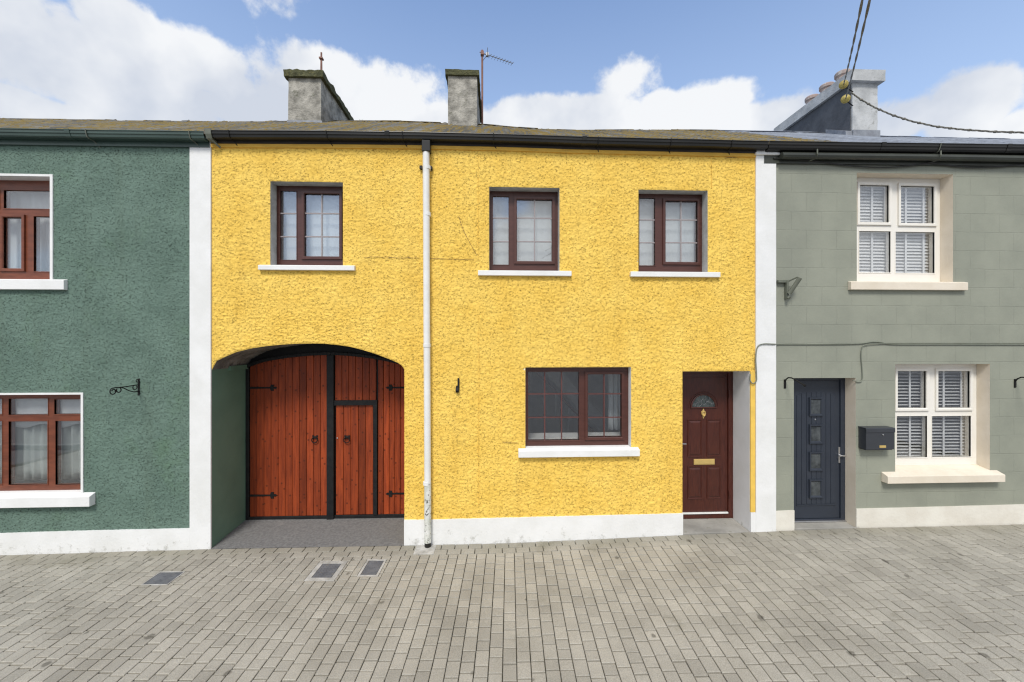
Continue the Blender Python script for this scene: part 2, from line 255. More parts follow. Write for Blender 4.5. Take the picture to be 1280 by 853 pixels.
def spots(m):      # chewing-gum blots and dirt spots trodden into the paving, darker granular setts
    t = m.node_tree; p = [n for n in t.nodes if n.type == 'BSDF_PRINCIPLED'][0]; src = p.inputs['Base Color'].links[0].from_socket
    g = t.nodes.new('ShaderNodeNewGeometry'); wn = t.nodes.new('ShaderNodeTexNoise'); wn.inputs['Scale'].default_value = 14; t.links.new(g.outputs['Position'], wn.inputs['Vector'])
    vm = t.nodes.new('ShaderNodeVectorMath'); vm.operation = 'MULTIPLY_ADD'; t.links.new(wn.outputs['Color'], vm.inputs[0]); vm.inputs[1].default_value = (.07, .07, .07); t.links.new(g.outputs['Position'], vm.inputs[2])
    v = t.nodes.new('ShaderNodeTexVoronoi'); v.voronoi_dimensions = '2D'; v.inputs['Scale'].default_value = 1.9; t.links.new(vm.outputs[0], v.inputs['Vector'])
    sc_ = t.nodes.new('ShaderNodeSeparateColor'); t.links.new(v.outputs['Color'], sc_.inputs[0])
    rad = t.nodes.new('ShaderNodeMapRange'); rad.inputs['From Min'].default_value = .35; rad.inputs['From Max'].default_value = 1; rad.inputs['To Min'].default_value = 0.0; rad.inputs['To Max'].default_value = .085; t.links.new(sc_.outputs[0], rad.inputs['Value'])
    sb_ = t.nodes.new('ShaderNodeMath'); sb_.operation = 'SUBTRACT'; t.links.new(rad.outputs[0], sb_.inputs[0]); t.links.new(v.outputs['Distance'], sb_.inputs[1])
    f = t.nodes.new('ShaderNodeMapRange'); f.inputs['From Min'].default_value = 0; f.inputs['From Max'].default_value = .03; f.inputs['To Max'].default_value = .7; t.links.new(sb_.outputs[0], f.inputs['Value'])
    x = t.nodes.new('ShaderNodeMix'); x.data_type = 'RGBA'; t.links.new(f.outputs[0], x.inputs['Factor']); t.links.new(src, x.inputs['A']); x.inputs['B'].default_value = (.10, .09, .07, 1)
    # damp, green-brown grime band against the houses
    s = t.nodes.new('ShaderNodeSeparateXYZ'); t.links.new(g.outputs['Position'], s.inputs[0]); n3 = t.nodes.new('ShaderNodeTexNoise'); n3.inputs['Scale'].default_value = 2.2; n3.inputs['Detail'].default_value = 8; t.links.new(g.outputs['Position'], n3.inputs['Vector'])
    w_ = t.nodes.new('ShaderNodeMapRange'); w_.inputs['From Min'].default_value = -.42; w_.inputs['From Max'].default_value = -.1; w_.inputs['To Min'].default_value = -.35; w_.inputs['To Max'].default_value = .28; t.links.new(s.outputs[1], w_.inputs['Value'])
    a_ = t.nodes.new('ShaderNodeMath'); a_.operation = 'ADD'; a_.use_clamp = True; t.links.new(w_.outputs[0], a_.inputs[0]); 
    n4 = t.nodes.new('ShaderNodeMapRange'); n4.inputs['From Min'].default_value = .45; n4.inputs['From Max'].default_value = .7; n4.inputs['To Max'].default_value = .4; t.links.new(n3.outputs['Fac'], n4.inputs['Value']); t.links.new(n4.outputs[0], a_.inputs[1])
    y = t.nodes.new('ShaderNodeMix'); y.data_type = 'RGBA'; t.links.new(a_.outputs[0], y.inputs['Factor']); t.links.new(x.outputs['Result'], y.inputs['A']); y.inputs['B'].default_value = (.20, .185, .13, 1)
    # exposed aggregate grain
    gr = t.nodes.new('ShaderNodeTexNoise'); gr.inputs['Scale'].default_value = 120; gr.inputs['Detail'].default_value = 2; t.links.new(g.outputs['Position'], gr.inputs['Vector'])
    gm_ = t.nodes.new('ShaderNodeMapRange'); gm_.inputs['From Min'].default_value = .3; gm_.inputs['From Max'].default_value = .7; gm_.inputs['To Min'].default_value = .78; gm_.inputs['To Max'].default_value = 1.12; t.links.new(gr.outputs['Fac'], gm_.inputs['Value'])
    z = t.nodes.new('ShaderNodeMix'); z.data_type = 'RGBA'; z.blend_type = 'MULTIPLY'; z.inputs['Factor'].default_value = 1; t.links.new(y.outputs['Result'], z.inputs['A']); t.links.new(gm_.outputs[0], z.inputs['B'])
    t.links.new(z.outputs['Result'], p.inputs['Base Color'])
spots(MT['paver'])
MT['joint'] = mat('joint_sand', (0.075, 0.065, 0.04), 1.0, (0.04, 0.04, 0.022), 12, 8)
MT['asphalt'] = mat('asphalt', (0.195, 0.193, 0.187), 0.92, (0.135, 0.134, 0.131), 30, 9, bump=0.7, bscale=130, bumpd=0.006, stain=(0.24, 0.235, 0.22), stain_pos=(0.60, 0.72), stain_scale=2.2)
MT['road'] = mat('road_asphalt', (0.19, 0.19, 0.19), 0.92, (0.15, 0.15, 0.15), 40, bump=0.4, bscale=120)

def block_mat():       # painted concrete blockwork: shallow joints
    m = mat('sage_block_paint', (0.288, 0.299, 0.240), 0.62, (0.245, 0.256, 0.207), 1.6, 8, bump=0.0, spec=0.35, stain=(0.40, 0.42, 0.37), stain_pos=(0.72, 0.78), stain_scale=8)
    t = m.node_tree; p = [n for n in t.nodes if n.type == 'BSDF_PRINCIPLED'][0]
    g = t.nodes.new('ShaderNodeNewGeometry'); s = t.nodes.new('ShaderNodeSeparateXYZ'); c = t.nodes.new('ShaderNodeCombineXYZ'); t.links.new(g.outputs['Position'], s.inputs[0])
    w1 = t.nodes.new('ShaderNodeTexNoise'); w1.inputs['Scale'].default_value = 3; t.links.new(g.outputs['Position'], w1.inputs['Vector'])
    def mm(op, a, b):
        n = t.nodes.new('ShaderNodeMath'); n.operation = op
        for i, v in enumerate((a, b)):
            if isinstance(v, (int, float)): n.inputs[i].default_value = v
            else: t.links.new(v, n.inputs[i])
        return n.outputs[0]
    wob = mm('MULTIPLY', mm('SUBTRACT', w1.outputs['Fac'], 0.5), 0.02)
    t.links.new(mm('ADD', mm('ADD', s.outputs[0], 0.02), wob), c.inputs[0]); t.links.new(mm('ADD', mm('SUBTRACT', s.outputs[2], U(1010, 382.4)[1]), wob), c.inputs[1])
    b = t.nodes.new('ShaderNodeTexBrick'); b.offset = 0.5; b.inputs['Scale'].default_value = 1.0
    b.inputs['Brick Width'].default_value = 0.436; b.inputs['Row Height'].default_value = 0.2625; b.inputs['Mortar Size'].default_value = 0.0045; b.inputs['Mortar Smooth'].default_value = 0.6
    b.inputs['Color1'].default_value = (1, 1, 1, 1); b.inputs['Color2'].default_value = (0.86, 0.86, 0.86, 1); b.inputs['Mortar'].default_value = (0, 0, 0, 1)
    t.links.new(c.outputs[0], b.inputs['Vector'])
    n2 = t.nodes.new('ShaderNodeTexNoise'); n2.inputs['Scale'].default_value = 40; n2.inputs['Detail'].default_value = 5; t.links.new(g.outputs['Position'], n2.inputs['Vector'])
    n3 = t.nodes.new('ShaderNodeTexNoise'); n3.inputs['Scale'].default_value = 7; n3.inputs['Detail'].default_value = 4; t.links.new(g.outputs['Position'], n3.inputs['Vector'])
    # joints fade in and out under the paint
    jf = mm('MULTIPLY', b.outputs['Fac'], mm('MULTIPLY', n3.outputs['Fac'], 1.3))
    h = mm('ADD', mm('MULTIPLY', jf, -1.0), mm('MULTIPLY', n2.outputs['Fac'], 0.45))
    bp = t.nodes.new('ShaderNodeBump'); bp.inputs['Strength'].default_value = 0.7; bp.inputs['Distance'].default_value = 0.006
    t.links.new(h, bp.inputs['Height']); t.links.new(bp.outputs[0], p.inputs['Normal'])
    return m
MT['block'] = block_mat()

def roof_mat(name, c1, c2, moss, mosspos, mscale):
    return mat(name, c1, 0.85, c2, 5, 8, bump=0.8, bscale=40, bumpd=0.01, stain=moss, stain_pos=mosspos, stain_scale=mscale, stretch=(1, 0.06, 0.06))
MT['roofmoss'] = roof_mat('mossy_slates', (0.185, 0.178, 0.155), (0.08, 0.075, 0.062), (0.20, 0.145, 0.042), (0.47, 0.53), 12)
MT['roofslate'] = roof_mat('blue_grey_slates', (0.30, 0.33, 0.38), (0.20, 0.22, 0.26), (0.22, 0.22, 0.17), (0.62, 0.72), 8)

# ------------------------------------------------------------------ mesh helpers
class MB:
    def __init__(s): s.v = []; s.f = []; s.t = []
    def add(s, vs, fs, tint=0.5):
        b = len(s.v); s.v += [tuple(q) for q in vs]; s.f += [tuple(b + i for i in f) for f in fs]; s.t += [tint] * len(fs); return s
    def box(s, x0, x1, y0, y1, z0, z1, tint=0.5):
        return s.add([(x0, y0, z0), (x1, y0, z0), (x1, y1, z0), (x0, y1, z0), (x0, y0, z1), (x1, y0, z1), (x1, y1, z1), (x0, y1, z1)],
                     [(0, 3, 2, 1), (4, 5, 6, 7), (0, 1, 5, 4), (1, 2, 6, 5), (2, 3, 7, 6), (3, 0, 4, 7)], tint)
    def prism_y(s, poly, y0, y1, tint=0.5):
        n = len(poly); vs = [(x, y0, z) for x, z in poly] + [(x, y1, z) for x, z in poly]
        return s.add(vs, [tuple(range(n)), tuple(range(2 * n - 1, n - 1, -1))] + [(i, i + n, (i + 1) % n + n, (i + 1) % n) for i in range(n)], tint)
    def prism_x(s, poly, x0, x1, tint=0.5):
        n = len(poly); vs = [(x0, y, z) for y, z in poly] + [(x1, y, z) for y, z in poly]
        return s.add(vs, [tuple(range(n)), tuple(range(2 * n - 1, n - 1, -1))] + [(i, i + n, (i + 1) % n + n, (i + 1) % n) for i in range(n)], tint)
    def ring(s, o, i, yf, yb, ch=0.0):
        # rectangular frame, outer rect o, inner rect i (x0,x1,z0,z1); front yf, back yb; ch: inner edge slopes back by ch
        def R(r, y): return [(r[0], y, r[2]), (r[1], y, r[2]), (r[1], y, r[3]), (r[0], y, r[3])]
        mid = (i[0] - ch, i[1] + ch, i[2] - ch, i[3] + ch)
        vs = R(o, yb) + R(o, yf) + R(mid, yf) + R(i, yf + ch) + R(i, yb)
        fs = []
        for a in range(5):
            b = (a + 1) % 5
            for k in range(4): fs.append((a * 4 + k, a * 4 + (k + 1) % 4, b * 4 + (k + 1) % 4, b * 4 + k))
        return s.add(vs, fs)
    def slab(s, o, holes, y0, y1):
        xs = sorted({o[0], o[1], *[h[0] for h in holes], *[h[1] for h in holes]}); zs = sorted({o[2], o[3], *[h[2] for h in holes], *[h[3] for h in holes]})
        nx, nz = len(xs), len(zs); base = len(s.v)
        s.v += [(x, y0, z) for z in zs for x in xs] + [(x, y1, z) for z in zs for x in xs]
        def solid(i, j):
            if i < 0 or j < 0 or i >= nx - 1 or j >= nz - 1: return False
            cx, cz = (xs[i] + xs[i + 1]) / 2, (zs[j] + zs[j + 1]) / 2
            return not any(h[0] < cx < h[1] and h[2] < cz < h[3] for h in holes)
        I = lambda i, j, k: base + k * nx * nz + j * nx + i
        for j in range(nz - 1):
            for i in range(nx - 1):
                if not solid(i, j): continue
                s.f.append((I(i, j, 0), I(i + 1, j, 0), I(i + 1, j + 1, 0), I(i, j + 1, 0))); s.f.append((I(i, j, 1), I(i, j + 1, 1), I(i + 1, j + 1, 1), I(i + 1, j, 1)))
                n = 2
                if not solid(i - 1, j): s.f.append((I(i, j, 0), I(i, j + 1, 0), I(i, j + 1, 1), I(i, j, 1))); n += 1
                if not solid(i + 1, j): s.f.append((I(i + 1, j, 0), I(i + 1, j, 1), I(i + 1, j + 1, 1), I(i + 1, j + 1, 0))); n += 1
                if not solid(i, j - 1): s.f.append((I(i, j, 0), I(i, j, 1), I(i + 1, j, 1), I(i + 1, j, 0))); n += 1
                if not solid(i, j + 1): s.f.append((I(i, j + 1, 0), I(i + 1, j + 1, 0), I(i + 1, j + 1, 1), I(i, j + 1, 1))); n += 1
                s.t += [0.5] * n
        return s
    def tube(s, path, r, n=8, caps=True):
        P = [Vector(p) for p in path]; rs = r if isinstance(r, (list, tuple)) else [r] * len(P); base = len(s.v); up = None
        for k, p in enumerate(P):
            d = (P[min(k + 1, len(P) - 1)] - P[max(k - 1, 0)]).normalized()
            if up is None: up = d.orthogonal().normalized()
            up = (up - d * up.dot(d)).normalized(); sd_ = d.cross(up)
            for a in range(n):
                an = 2 * math.pi * a / n; q = p + (up * math.cos(an) + sd_ * math.sin(an)) * rs[k]; s.v.append(tuple(q))
        for k in range(len(P) - 1):
            for a in range(n):
                s.f.append((base + k * n + a, base + k * n + (a + 1) % n, base + (k + 1) * n + (a + 1) % n, base + (k + 1) * n + a)); s.t.append(.5)
        if caps:
            s.f.append(tuple(base + a for a in range(n))); s.f.append(tuple(base + (len(P) - 1) * n + a for a in reversed(range(n)))); s.t += [.5, .5]
        return s
    def lathe(s, prof, c, axis='z', n=16):
        base = len(s.v)
        for (r, h) in prof:
            for a in range(n):
                an = 2 * math.pi * a / n; u, v = r * math.cos(an), r * math.sin(an)
                s.v.append((c[0] + u, c[1] + v, c[2] + h) if axis == 'z' else (c[0] + u, c[1] + h, c[2] + v) if axis == 'y' else (c[0] + h, c[1] + u, c[2] + v))
        for k in range(len(prof) - 1):
            for a in range(n):
                s.f.append((base + k * n + a, base + k * n + (a + 1) % n, base + (k + 1) * n + (a + 1) % n, base + (k + 1) * n + a)); s.t.append(.5)
        s.f.append(tuple(base + a for a in range(n))); s.f.append(tuple(base + (len(prof) - 1) * n + a for a in reversed(range(n)))); s.t += [.5, .5]
        return s
    def build(s, name, m, parent=None, smooth=False, bevel=0.0, label=None, recalc=True, seg=2):
        org = Vector(wloc(parent)) if parent else Vector((0, 0, 0))
        me = bpy.data.meshes.new(name)
        me.from_pydata([(a - org.x, b - org.y, c - org.z) for a, b, c in s.v], [], s.f)
        if len(set(s.t)) > 1 or (s.t and s.t[0] != .5):
            at = me.attributes.new('tint', 'FLOAT', 'FACE'); at.data.foreach_set('value', s.t)
        if recalc:
            bm = bmesh.new(); bm.from_mesh(me); bmesh.ops.recalc_face_normals(bm, faces=bm.faces); bm.to_mesh(me); bm.free()
        if smooth: me.polygons.foreach_set('use_smooth', [True] * len(me.polygons))
        me.materials.append(m)
        o = bpy.data.objects.new(name, me); COL.objects.link(o)
        if parent: o.parent = parent
        if bevel:
            b = o.modifiers.new('bevel', 'BEVEL'); b.width = bevel; b.segments = seg; b.limit_method = 'ANGLE'; b.angle_limit = math.radians(40)
        if label: o['label'] = label
        return o
def wloc(o):
    p = Vector((0, 0, 0))
    while o: p += o.location; o = o.parent
    return p
def tag(o, label, cat, group=None):
    o['label'] = label; o['category'] = cat
    if group: o['group'] = group
    return o
def empty(name, loc, label, cat, group=None):
    o = bpy.data.objects.new(name, None); COL.objects.link(o); o.location = loc; o.empty_display_size = 0.2
    return tag(o, label, cat, group)
def rebase(o, loc):          # move a top-level mesh's origin to its base
    L_ = Vector(loc)
    for v in o.data.vertices: v.co -= L_
    o.location = L_; return o
def structure(o): o['kind'] = 'structure'; return o

# ================================================================== GROUND
def ground():
    mb = MB(); xs = [-150, -60, -20, -9, -6.345, -3.7, -1.2, .23, 2.5, 3.6, 5.05, 7.5, 9, 20, 60, 150]; ys = [-150, -40, -12, -5.6, -3, -1, 0, .8, 8, 30, 150]
    for y in ys:
        for x in xs: mb.v.append((x, y, gz(x, y) - 0.075 - (0.10 if y <= -12 else 0)))
    n = len(xs)
    for j in range(len(ys) - 1):
        for i in range(n - 1): mb.f.append((j * n + i, j * n + i + 1, (j + 1) * n + i + 1, (j + 1) * n + i)); mb.t.append(.5)
    structure(mb.build('ground', MT['road'], recalc=False))
    # bed of joint sand that the pavers sit in
    mb = MB(); xs = [-11] + [b[0] for b in BASE] + [11]; n = len(xs)
    for y in (-5.5, 0.0):
        for x in xs: mb.v.append((x, y, gz(x, y) - 0.03))
    for i in range(n - 1): mb.f.append((i, i + 1, n + i + 1, n + i)); mb.t.append(.5)
    return mb.build('joint_sand', MT['joint'], recalc=False)
bed = structure(ground())

COVERS = []      # ground rectangles taken by covers: (centre, half size) in paver axes, filled below
PA = YAW - 0.006
def pv(u, v):    # paver axes -> world xy
    return u * math.cos(PA) + v * math.sin(PA), -u * math.sin(PA) + v * math.cos(PA)
def inv(x, y): return x * math.cos(PA) - y * math.sin(PA), x * math.sin(PA) + y * math.cos(PA)
def ground_pt(px, py):
    a = (px - 640) / FPX; b = (426.5 - py) / FPX
    dx = math.sin(YAW) + a * math.cos(YAW); dy = math.cos(YAW) - a * math.sin(YAW)
    t = 5.0
    for _ in range(30):
        x, y = dx * t, -CAMD + dy * t; t = (CAMH - gz(x, y)) / (-b)
    return dx * t, -CAMD + dy * t
def cover_rect(pts):
    q = [inv(*ground_pt(*p)) for p in pts]; us = sorted(a for a, b in q); vs = sorted(b for a, b in q)
    return ((us[0] + us[1]) / 2, (us[2] + us[3]) / 2, (vs[0] + vs[1]) / 2, (vs[2] + vs[3]) / 2)
C1 = cover_rect([(195, 714.8), (228, 713.8), (214, 731), (181, 731)])
C2 = cover_rect([(400.7, 700), (434, 702.3), (417, 727), (382, 724.6)])
C3 = cover_rect([(458, 699), (481, 699), (475, 721), (448, 720)])
G1 = cover_rect([(522, 684), (541, 682.5), (535, 695), (518, 695)])
COVERS = [C1, C2, C3]

def pavement():
    mb = MB(); rnd = random.Random(3); W = 0.1195
    def quadtop(c, t):       # c: 4 world xy corners (ccw), bevelled top
        cx = sum(p[0] for p in c) / 4; cy = sum(p[1] for p in c) / 4; dz = rnd.uniform(-.0028, .0022); tx = rnd.uniform(-.004, .004); ty = rnd.uniform(-.004, .004)
        def pt(p, g, h):
            dx, dy = p[0] - cx, p[1] - cy; l = math.hypot(dx, dy); k = (l - g * 1.41) / l; x, y = cx + dx * k, cy + dy * k
            return (x, y, gz(x, y) + h + dz + (x - cx) * tx + (y - cy) * ty)
        j = 0.0038
        vs = [pt(p, j, -0.035) for p in c] + [pt(p, j, -0.0045) for p in c] + [pt(p, j + 0.0045, 0) for p in c]
        mb.add(vs, [(8, 9, 10, 11)] + [(k, (k + 1) % 4, 4 + (k + 1) % 4, 4 + k) for k in range(4)] + [(4 + k, 4 + (k + 1) % 4, 8 + (k + 1) % 4, 8 + k) for k in range(4)], t)
    # two soldier courses along the house fronts
    for r, (y1, y0) in enumerate([(-0.024, -0.142), (-0.142, -0.262)]):
        x = -10.5 + (0.09 if r else 0)
        while x < 10.5:
            l = 0.178
            a, b, c_, d = (x, y0), (x + l, y0), (x + l, y1), (x, y1)
            if not ( -1.12 < x + l / 2 < -0.88 ): quadtop([a, b, c_, d], rnd.uniform(0.1, .65))
            else: quadtop([a, b, c_, d], rnd.uniform(0.7, .9))
            x += l
    u = -10.5
    while u < 10.5:
        x, y = pv(u + W / 2, 0)
        # top of the column where the courses end
        vtop = -0.262 * 1.0 + 0.0; v = vtop + u * math.sin(PA) / math.cos(PA) + 0.0
        first = True
        while v > -5.6:
            l = rnd.choice([0.170, 0.112, 0.170, 0.112, 0.112, 0.170])
            if first: l = rnd.uniform(0.07, 0.18); first = False
            r = (u, u + W, v - l + .0022, v - .0022)
            hit = False
            for c in COVERS:
                if r[0] < c[1] - .004 and r[1] > c[0] + .004 and r[2] < c[3] - .004 and r[3] > c[2] + .004: hit = c; break
            if hit:
                # cut the paver against the cover: keep the part outside (in v), drop the rest
                if r[3] > hit[3] + 0.02: rr = (r[0], r[1], hit[3] + .002, r[3]); pc = [(rr[0], rr[2]), (rr[1], rr[2]), (rr[1], rr[3]), (rr[0], rr[3])]; quadtop([pv(*q) for q in pc], rnd.random())
                if r[0] < hit[0] - 0.015: rr = (r[0], hit[0] - .002, max(r[2], hit[2]), min(r[3], hit[3])); pc = [(rr[0], rr[2]), (rr[1], rr[2]), (rr[1], rr[3]), (rr[0], rr[3])]; quadtop([pv(*q) for q in pc], rnd.random())
                if r[1] > hit[1] + 0.015: rr = (hit[1] + .002, r[1], max(r[2], hit[2]), min(r[3], hit[3])); pc = [(rr[0], rr[2]), (rr[1], rr[2]), (rr[1], rr[3]), (rr[0], rr[3])]; quadtop([pv(*q) for q in pc], rnd.random())
                if r[2] < hit[2] - 0.02: rr = (r[0], r[1], r[2], hit[2] - .002); pc = [(rr[0], rr[2]), (rr[1], rr[2]), (rr[1], rr[3]), (rr[0], rr[3])]; quadtop([pv(*q) for q in pc], rnd.random())
            else:
                pc = [(r[0], r[2]), (r[1], r[2]), (r[1], r[3]), (r[0], r[3])]
                quadtop([pv(*q) for q in pc], min(1, max(0, rnd.gauss(.55, .25))))
            v -= l
        u += W
    structure(mb.build('pavement', MT['paver'], recalc=False))
    k = MB(); 
    k.prism_x([(-5.75, -0.25), (-5.6, -0.25), (-5.6, -0.09), (-5.62, -0.075), (-5.74, -0.075)], -30, 30)
    structure(k.build('kerb', MT['kerbstone']))
pavement()

def manhole(rect, label, frame, kind):
    x, y = pv((rect[0] + rect[1]) / 2, (rect[2] + rect[3]) / 2)
    r = empty('manhole_cover', (x, y, gz(x, y)), label, 'manhole cover', 'covers set into the paving')
    def pl(mb, a, h0, h1, n=1):
        c = [pv(*q) for q in [(a[0], a[2]), (a[1], a[2]), (a[1], a[3]), (a[0], a[3])]]
        mb.add([(p[0], p[1], gz(*p) + h0) for p in c] + [(p[0], p[1], gz(*p) + h1) for p in c], [(0, 3, 2, 1), (4, 5, 6, 7), (0, 1, 5, 4), (1, 2, 6, 5), (2, 3, 7, 6), (3, 0, 4, 7)])
    u0, u1, v0, v1 = rect; f = frame
    if f:
        mb = MB(); 
        for a in [(u0, u1, v0, v0 + f), (u0, u1, v1 - f, v1), (u0, u0 + f, v0 + f, v1 - f), (u1 - f, u1, v0 + f, v1 - f)]: pl(mb, a, -.03, -.0005)
        mb.build('surround', MT['surround'], r, bevel=.002)
    mb = MB(); q = (u0 + f + .004, u1 - f - .004, v0 + f + .004, v1 - f - .004); pl(mb, q, -.03, -.004)
    # raised tread studs / bars, and a rim
    nu = 6; nv = 7; du = (q[1] - q[0]) / nu; dv = (q[3] - q[2]) / nv
    for i in range(nu):
        for j in range(nv):
            if kind == 0 and (i + j) % 2: continue
            a = (q[0] + du * (i + .25), q[0] + du * (i + .8), q[2] + dv * (j + .3), q[2] + dv * (j + .7)); pl(mb, a, -.004, -.0015)
    mb.build('lid', MT['manhole'], r)
manhole(C1, 'blue-grey rectangular cover in the paving before the green house', 0.012, 0)
manhole(C2, 'rectangular cover with wide pale concrete surround, left of the smaller framed cover', 0.055, 1)
manhole(C3, 'smaller dark cover in the paving between the downpipe foot and the other framed cover', 0.028, 0)

# driveway apron running in under the arch
XA0 = U(265, 560)[0]; XA1 = U(505.5, 560)[0]; GATE_Y = 0.72
def apron():
    mb = MB(); nx, ny = 24, 8
    for j in range(ny + 1):
        for i in range(nx + 1):
            x = XA0 - .3 + (XA1 + .6 - XA0 + .3) * i / nx if False else XA0 + (XA1 + .35 - XA0) * i / nx; y = -0.024 + (GATE_Y + .3 + .024) * j / ny
            z0 = gz(x) - 0.002; mb.v.append((x, y, z0 + 0.052 * max(0, y) / GATE_Y + 0.004 * noise.noise((x * 4, y * 4, 0))))
    for j in range(ny):
        for i in range(nx): mb.f.append((j * (nx + 1) + i, j * (nx + 1) + i + 1, (j + 1) * (nx + 1) + i + 1, (j + 1) * (nx + 1) + i)); mb.t.append(.5)
    structure(mb.build('driveway', MT['asphalt'], recalc=False, smooth=True))
apron()

# ================================================================== WALL BUILDER
def wall_grid(x0, x1, z0, z1, step, holes, amp, arch=None, seed=0.0, yoff=0.0, freq=1.0):
    """rough-cast wall front: a fine grid with real relief; holes are rects; arch=(xa0,xa1,zspring,ztop,func)"""
    def lines(a, b, must):
        must = sorted(set([a, b] + [m for m in must if a < m < b])); out = []
        for p, q in zip(must, must[1:]):
            n = max(1, round((q - p) / step)); out += [p + (q - p) * i / n for i in range(n)]
        return out + [must[-1]]
    mx_ = [h[0] for h in holes] + [h[1] for h in holes]; mz = [h[2] for h in holes] + [h[3] for h in holes]
    if arch: mx_ += [arch[0], arch[1]]; mz += [arch[2], arch[3]]
    xs, zs = lines(x0, x1, mx_), lines(z0, z1, mz)
    vs = []; nx, nz = len(xs), len(zs); nz_ = noise.noise
    for z in zs:
        for x in xs:
            zz = z; d = min(x - x0, x1 - x, z1 - z)
            for h in holes:
                if h[0] - .05 < x < h[1] + .05 and h[2] - .05 < z < h[3] + .05:
                    d = min(d, max(h[0] - x, x - h[1], h[2] - z, z - h[3]))
            if arch and arch[0] - 1e-6 <= x <= arch[1] + 1e-6:
                az_ = arch[4](x)
                if arch[2] - 1e-6 <= z <= arch[3] + 1e-6: zz = az_ + (z - arch[2]) * (arch[3] - az_) / (arch[3] - arch[2]); d = min(d, zz - az_)
            fade = min(1.0, max(0.25, d / 0.02 + .25)); f = freq
            p = (x * 15 * f + seed, zz * 19 * f, seed); q = (x * 34 * f, zz * 44 * f + seed, 3.1)
            h = 0.5 + nz_(p) * .28 + nz_(q) * 0.6 + nz_((x * 62 * f, zz * 70 * f, seed)) * 0.45
            h += 0.45 * nz_((x * 1.3, zz * 1.3, seed + 9)) 
            vs.append((x, yoff - amp * h * fade, zz))
    fs = []
    for j in range(nz - 1):
        cz = (zs[j] + zs[j + 1]) / 2
        for i in range(nx - 1):
            cx = (xs[i] + xs[i + 1]) / 2
            if any(h[0] < cx < h[1] and h[2] < cz < h[3] for h in holes): continue
            if arch and arch[0] < cx < arch[1] and cz < arch[2]: continue
            fs.append((j * nx + i, j * nx + i + 1, (j + 1) * nx + i + 1, (j + 1) * nx + i))
    mb = MB(); mb.v = vs; mb.f = fs; mb.t = [.5] * len(fs); return mb

def shell(root, x0, x1, m):       # rear and side walls so that the house is closed
    mb = MB(); mb.box(x0, x1, 6.4, 6.6, -.2, 5.3); mb.box(x0, x0 + .12, .9, 6.4, -.2, 5.3); mb.box(x1 - .12, x1, .9, 6.4, -.2, 5.3)
    mb.build('rear_wall', m, root)

# ================================================================== WINDOWS
BM = {}
def window(root, name_label, opening, d, mframe, lights, bars=(), mbar=None, mglass='glass', reveal='reveal', sill=None, sillm='white', sashes=(), cut_left=True, fr_th=.07, zback=None, sb=None):
    """opening (x0,x1,z0,z1) on the wall face, frame plane at y=d; lights: glass rects; sashes: indices with an opening sash proud of the frame"""
    x0, x1, z0, z1 = opening
    holes = [(a, b, c, e) for a, b, c, e in lights]
    mb = MB(); mb.slab((x0 - .002, x1 + .002, z0 - .002, z1 + .002), holes, d, d + fr_th)
    for (a, b, c, e) in lights: mb.ring((a - .012, b + .012, c - .012, e + .012), (a, b, c, e), d - .005, d + .02, .004)
    win = mb.build('window', mframe, root, label=name_label)
    for k in sashes:
        a, b, c, e = lights[k]; s = .038
        MB().ring((a - s, b + s, c - s, e + s), (a + .001, b - .001, c + .001, e - .001), d - .022, d - .001, .008).build('sash', mframe, win, bevel=.002)
    for (a, b, c, e) in lights:
        MB().box(a - .004, b + .004, d + .012, d + .018, c - .004, e + .004).build('pane', MT[mglass], win)
    if bars:
        mb = MB(); 
        for (k, vs_, hs_) in bars:
            a, b, c, e = lights[k]
            for v in vs_: mb.box(v - .008, v + .008, d + .001, d + .010, c, e)
            for h in hs_: mb.box(a, b, d + .002, d + .009, h - .008, h + .008)
        mb.build('glazing_bars', mbar, win)
    # reveal: four plaster faces with thickness
    t = .03; mb = MB()
    e = .001; mb.box(x0 - t, x0 + e, .002, d - .001, z0, z1 - e); mb.box(x1 - e, x1 + t, .002, d - .001, z0, z1 - e); mb.box(x0 - t, x1 + t, .002, d - .001, z1 - e, z1 + t)
    mb.build('reveal', MT[reveal], win)
    if sill:
        s0, s1, sz0, sz1 = sill; pr = -.055 if sb is None else sb
        zA = max(sz1, z0) + .004; zB = zback if zback is not None else zA + .004
        mb = MB(); mb.prism_x([(pr, sz0), (pr, sz1), (-.001, zA), (-.001, sz0)], s0, s1)
        mb.prism_x([(-.0012, sz0), (-.0012, zA), (d - .001, max(zB, zA + .001)), (d - .001, sz0)], x0 + .0035, x1 - .0035)
        mb.build('sill', MT[sillm], win, bevel=.005)
    return win
def LR(x0, y0, x1, y1, d): return UR(x0, y0, x1, y1, d)

def net_curtain(name, label, x0, x1, z0, z1, y, m, pleat=.05, amp=.012, scallop=None):
    mb = MB(); nx = 60; nzn = 6
    for j in range(nzn + 1):
        for i in range(nx + 1):
            u = i / nx; x = x0 + (x1 - x0) * u; z = z0 + (z1 - z0) * j / nzn
            if scallop and j == 0: z += scallop * (0.5 - 0.5 * math.cos(u * 6 * math.pi)) 
            yy = y + amp * math.sin(x / pleat * 2 * math.pi + .9 * math.sin(x * 9)) * (1 + .15 * math.sin(z * 3 + x * 5))
            mb.v.append((x, yy, z))
    n = nx + 1
    for j in range(nzn):
        for i in range(nx): mb.f.append((j * n + i, j * n + i + 1, (j + 1) * n + i + 1, (j + 1) * n + i)); mb.t.append(.5)
    o = mb.build(name, m, recalc=False, smooth=True); s = o.modifiers.new('thick', 'SOLIDIFY'); s.thickness = .002
    tag(o, label, 'curtain', None); return rebase(o, ((x0 + x1) / 2, y, z0))

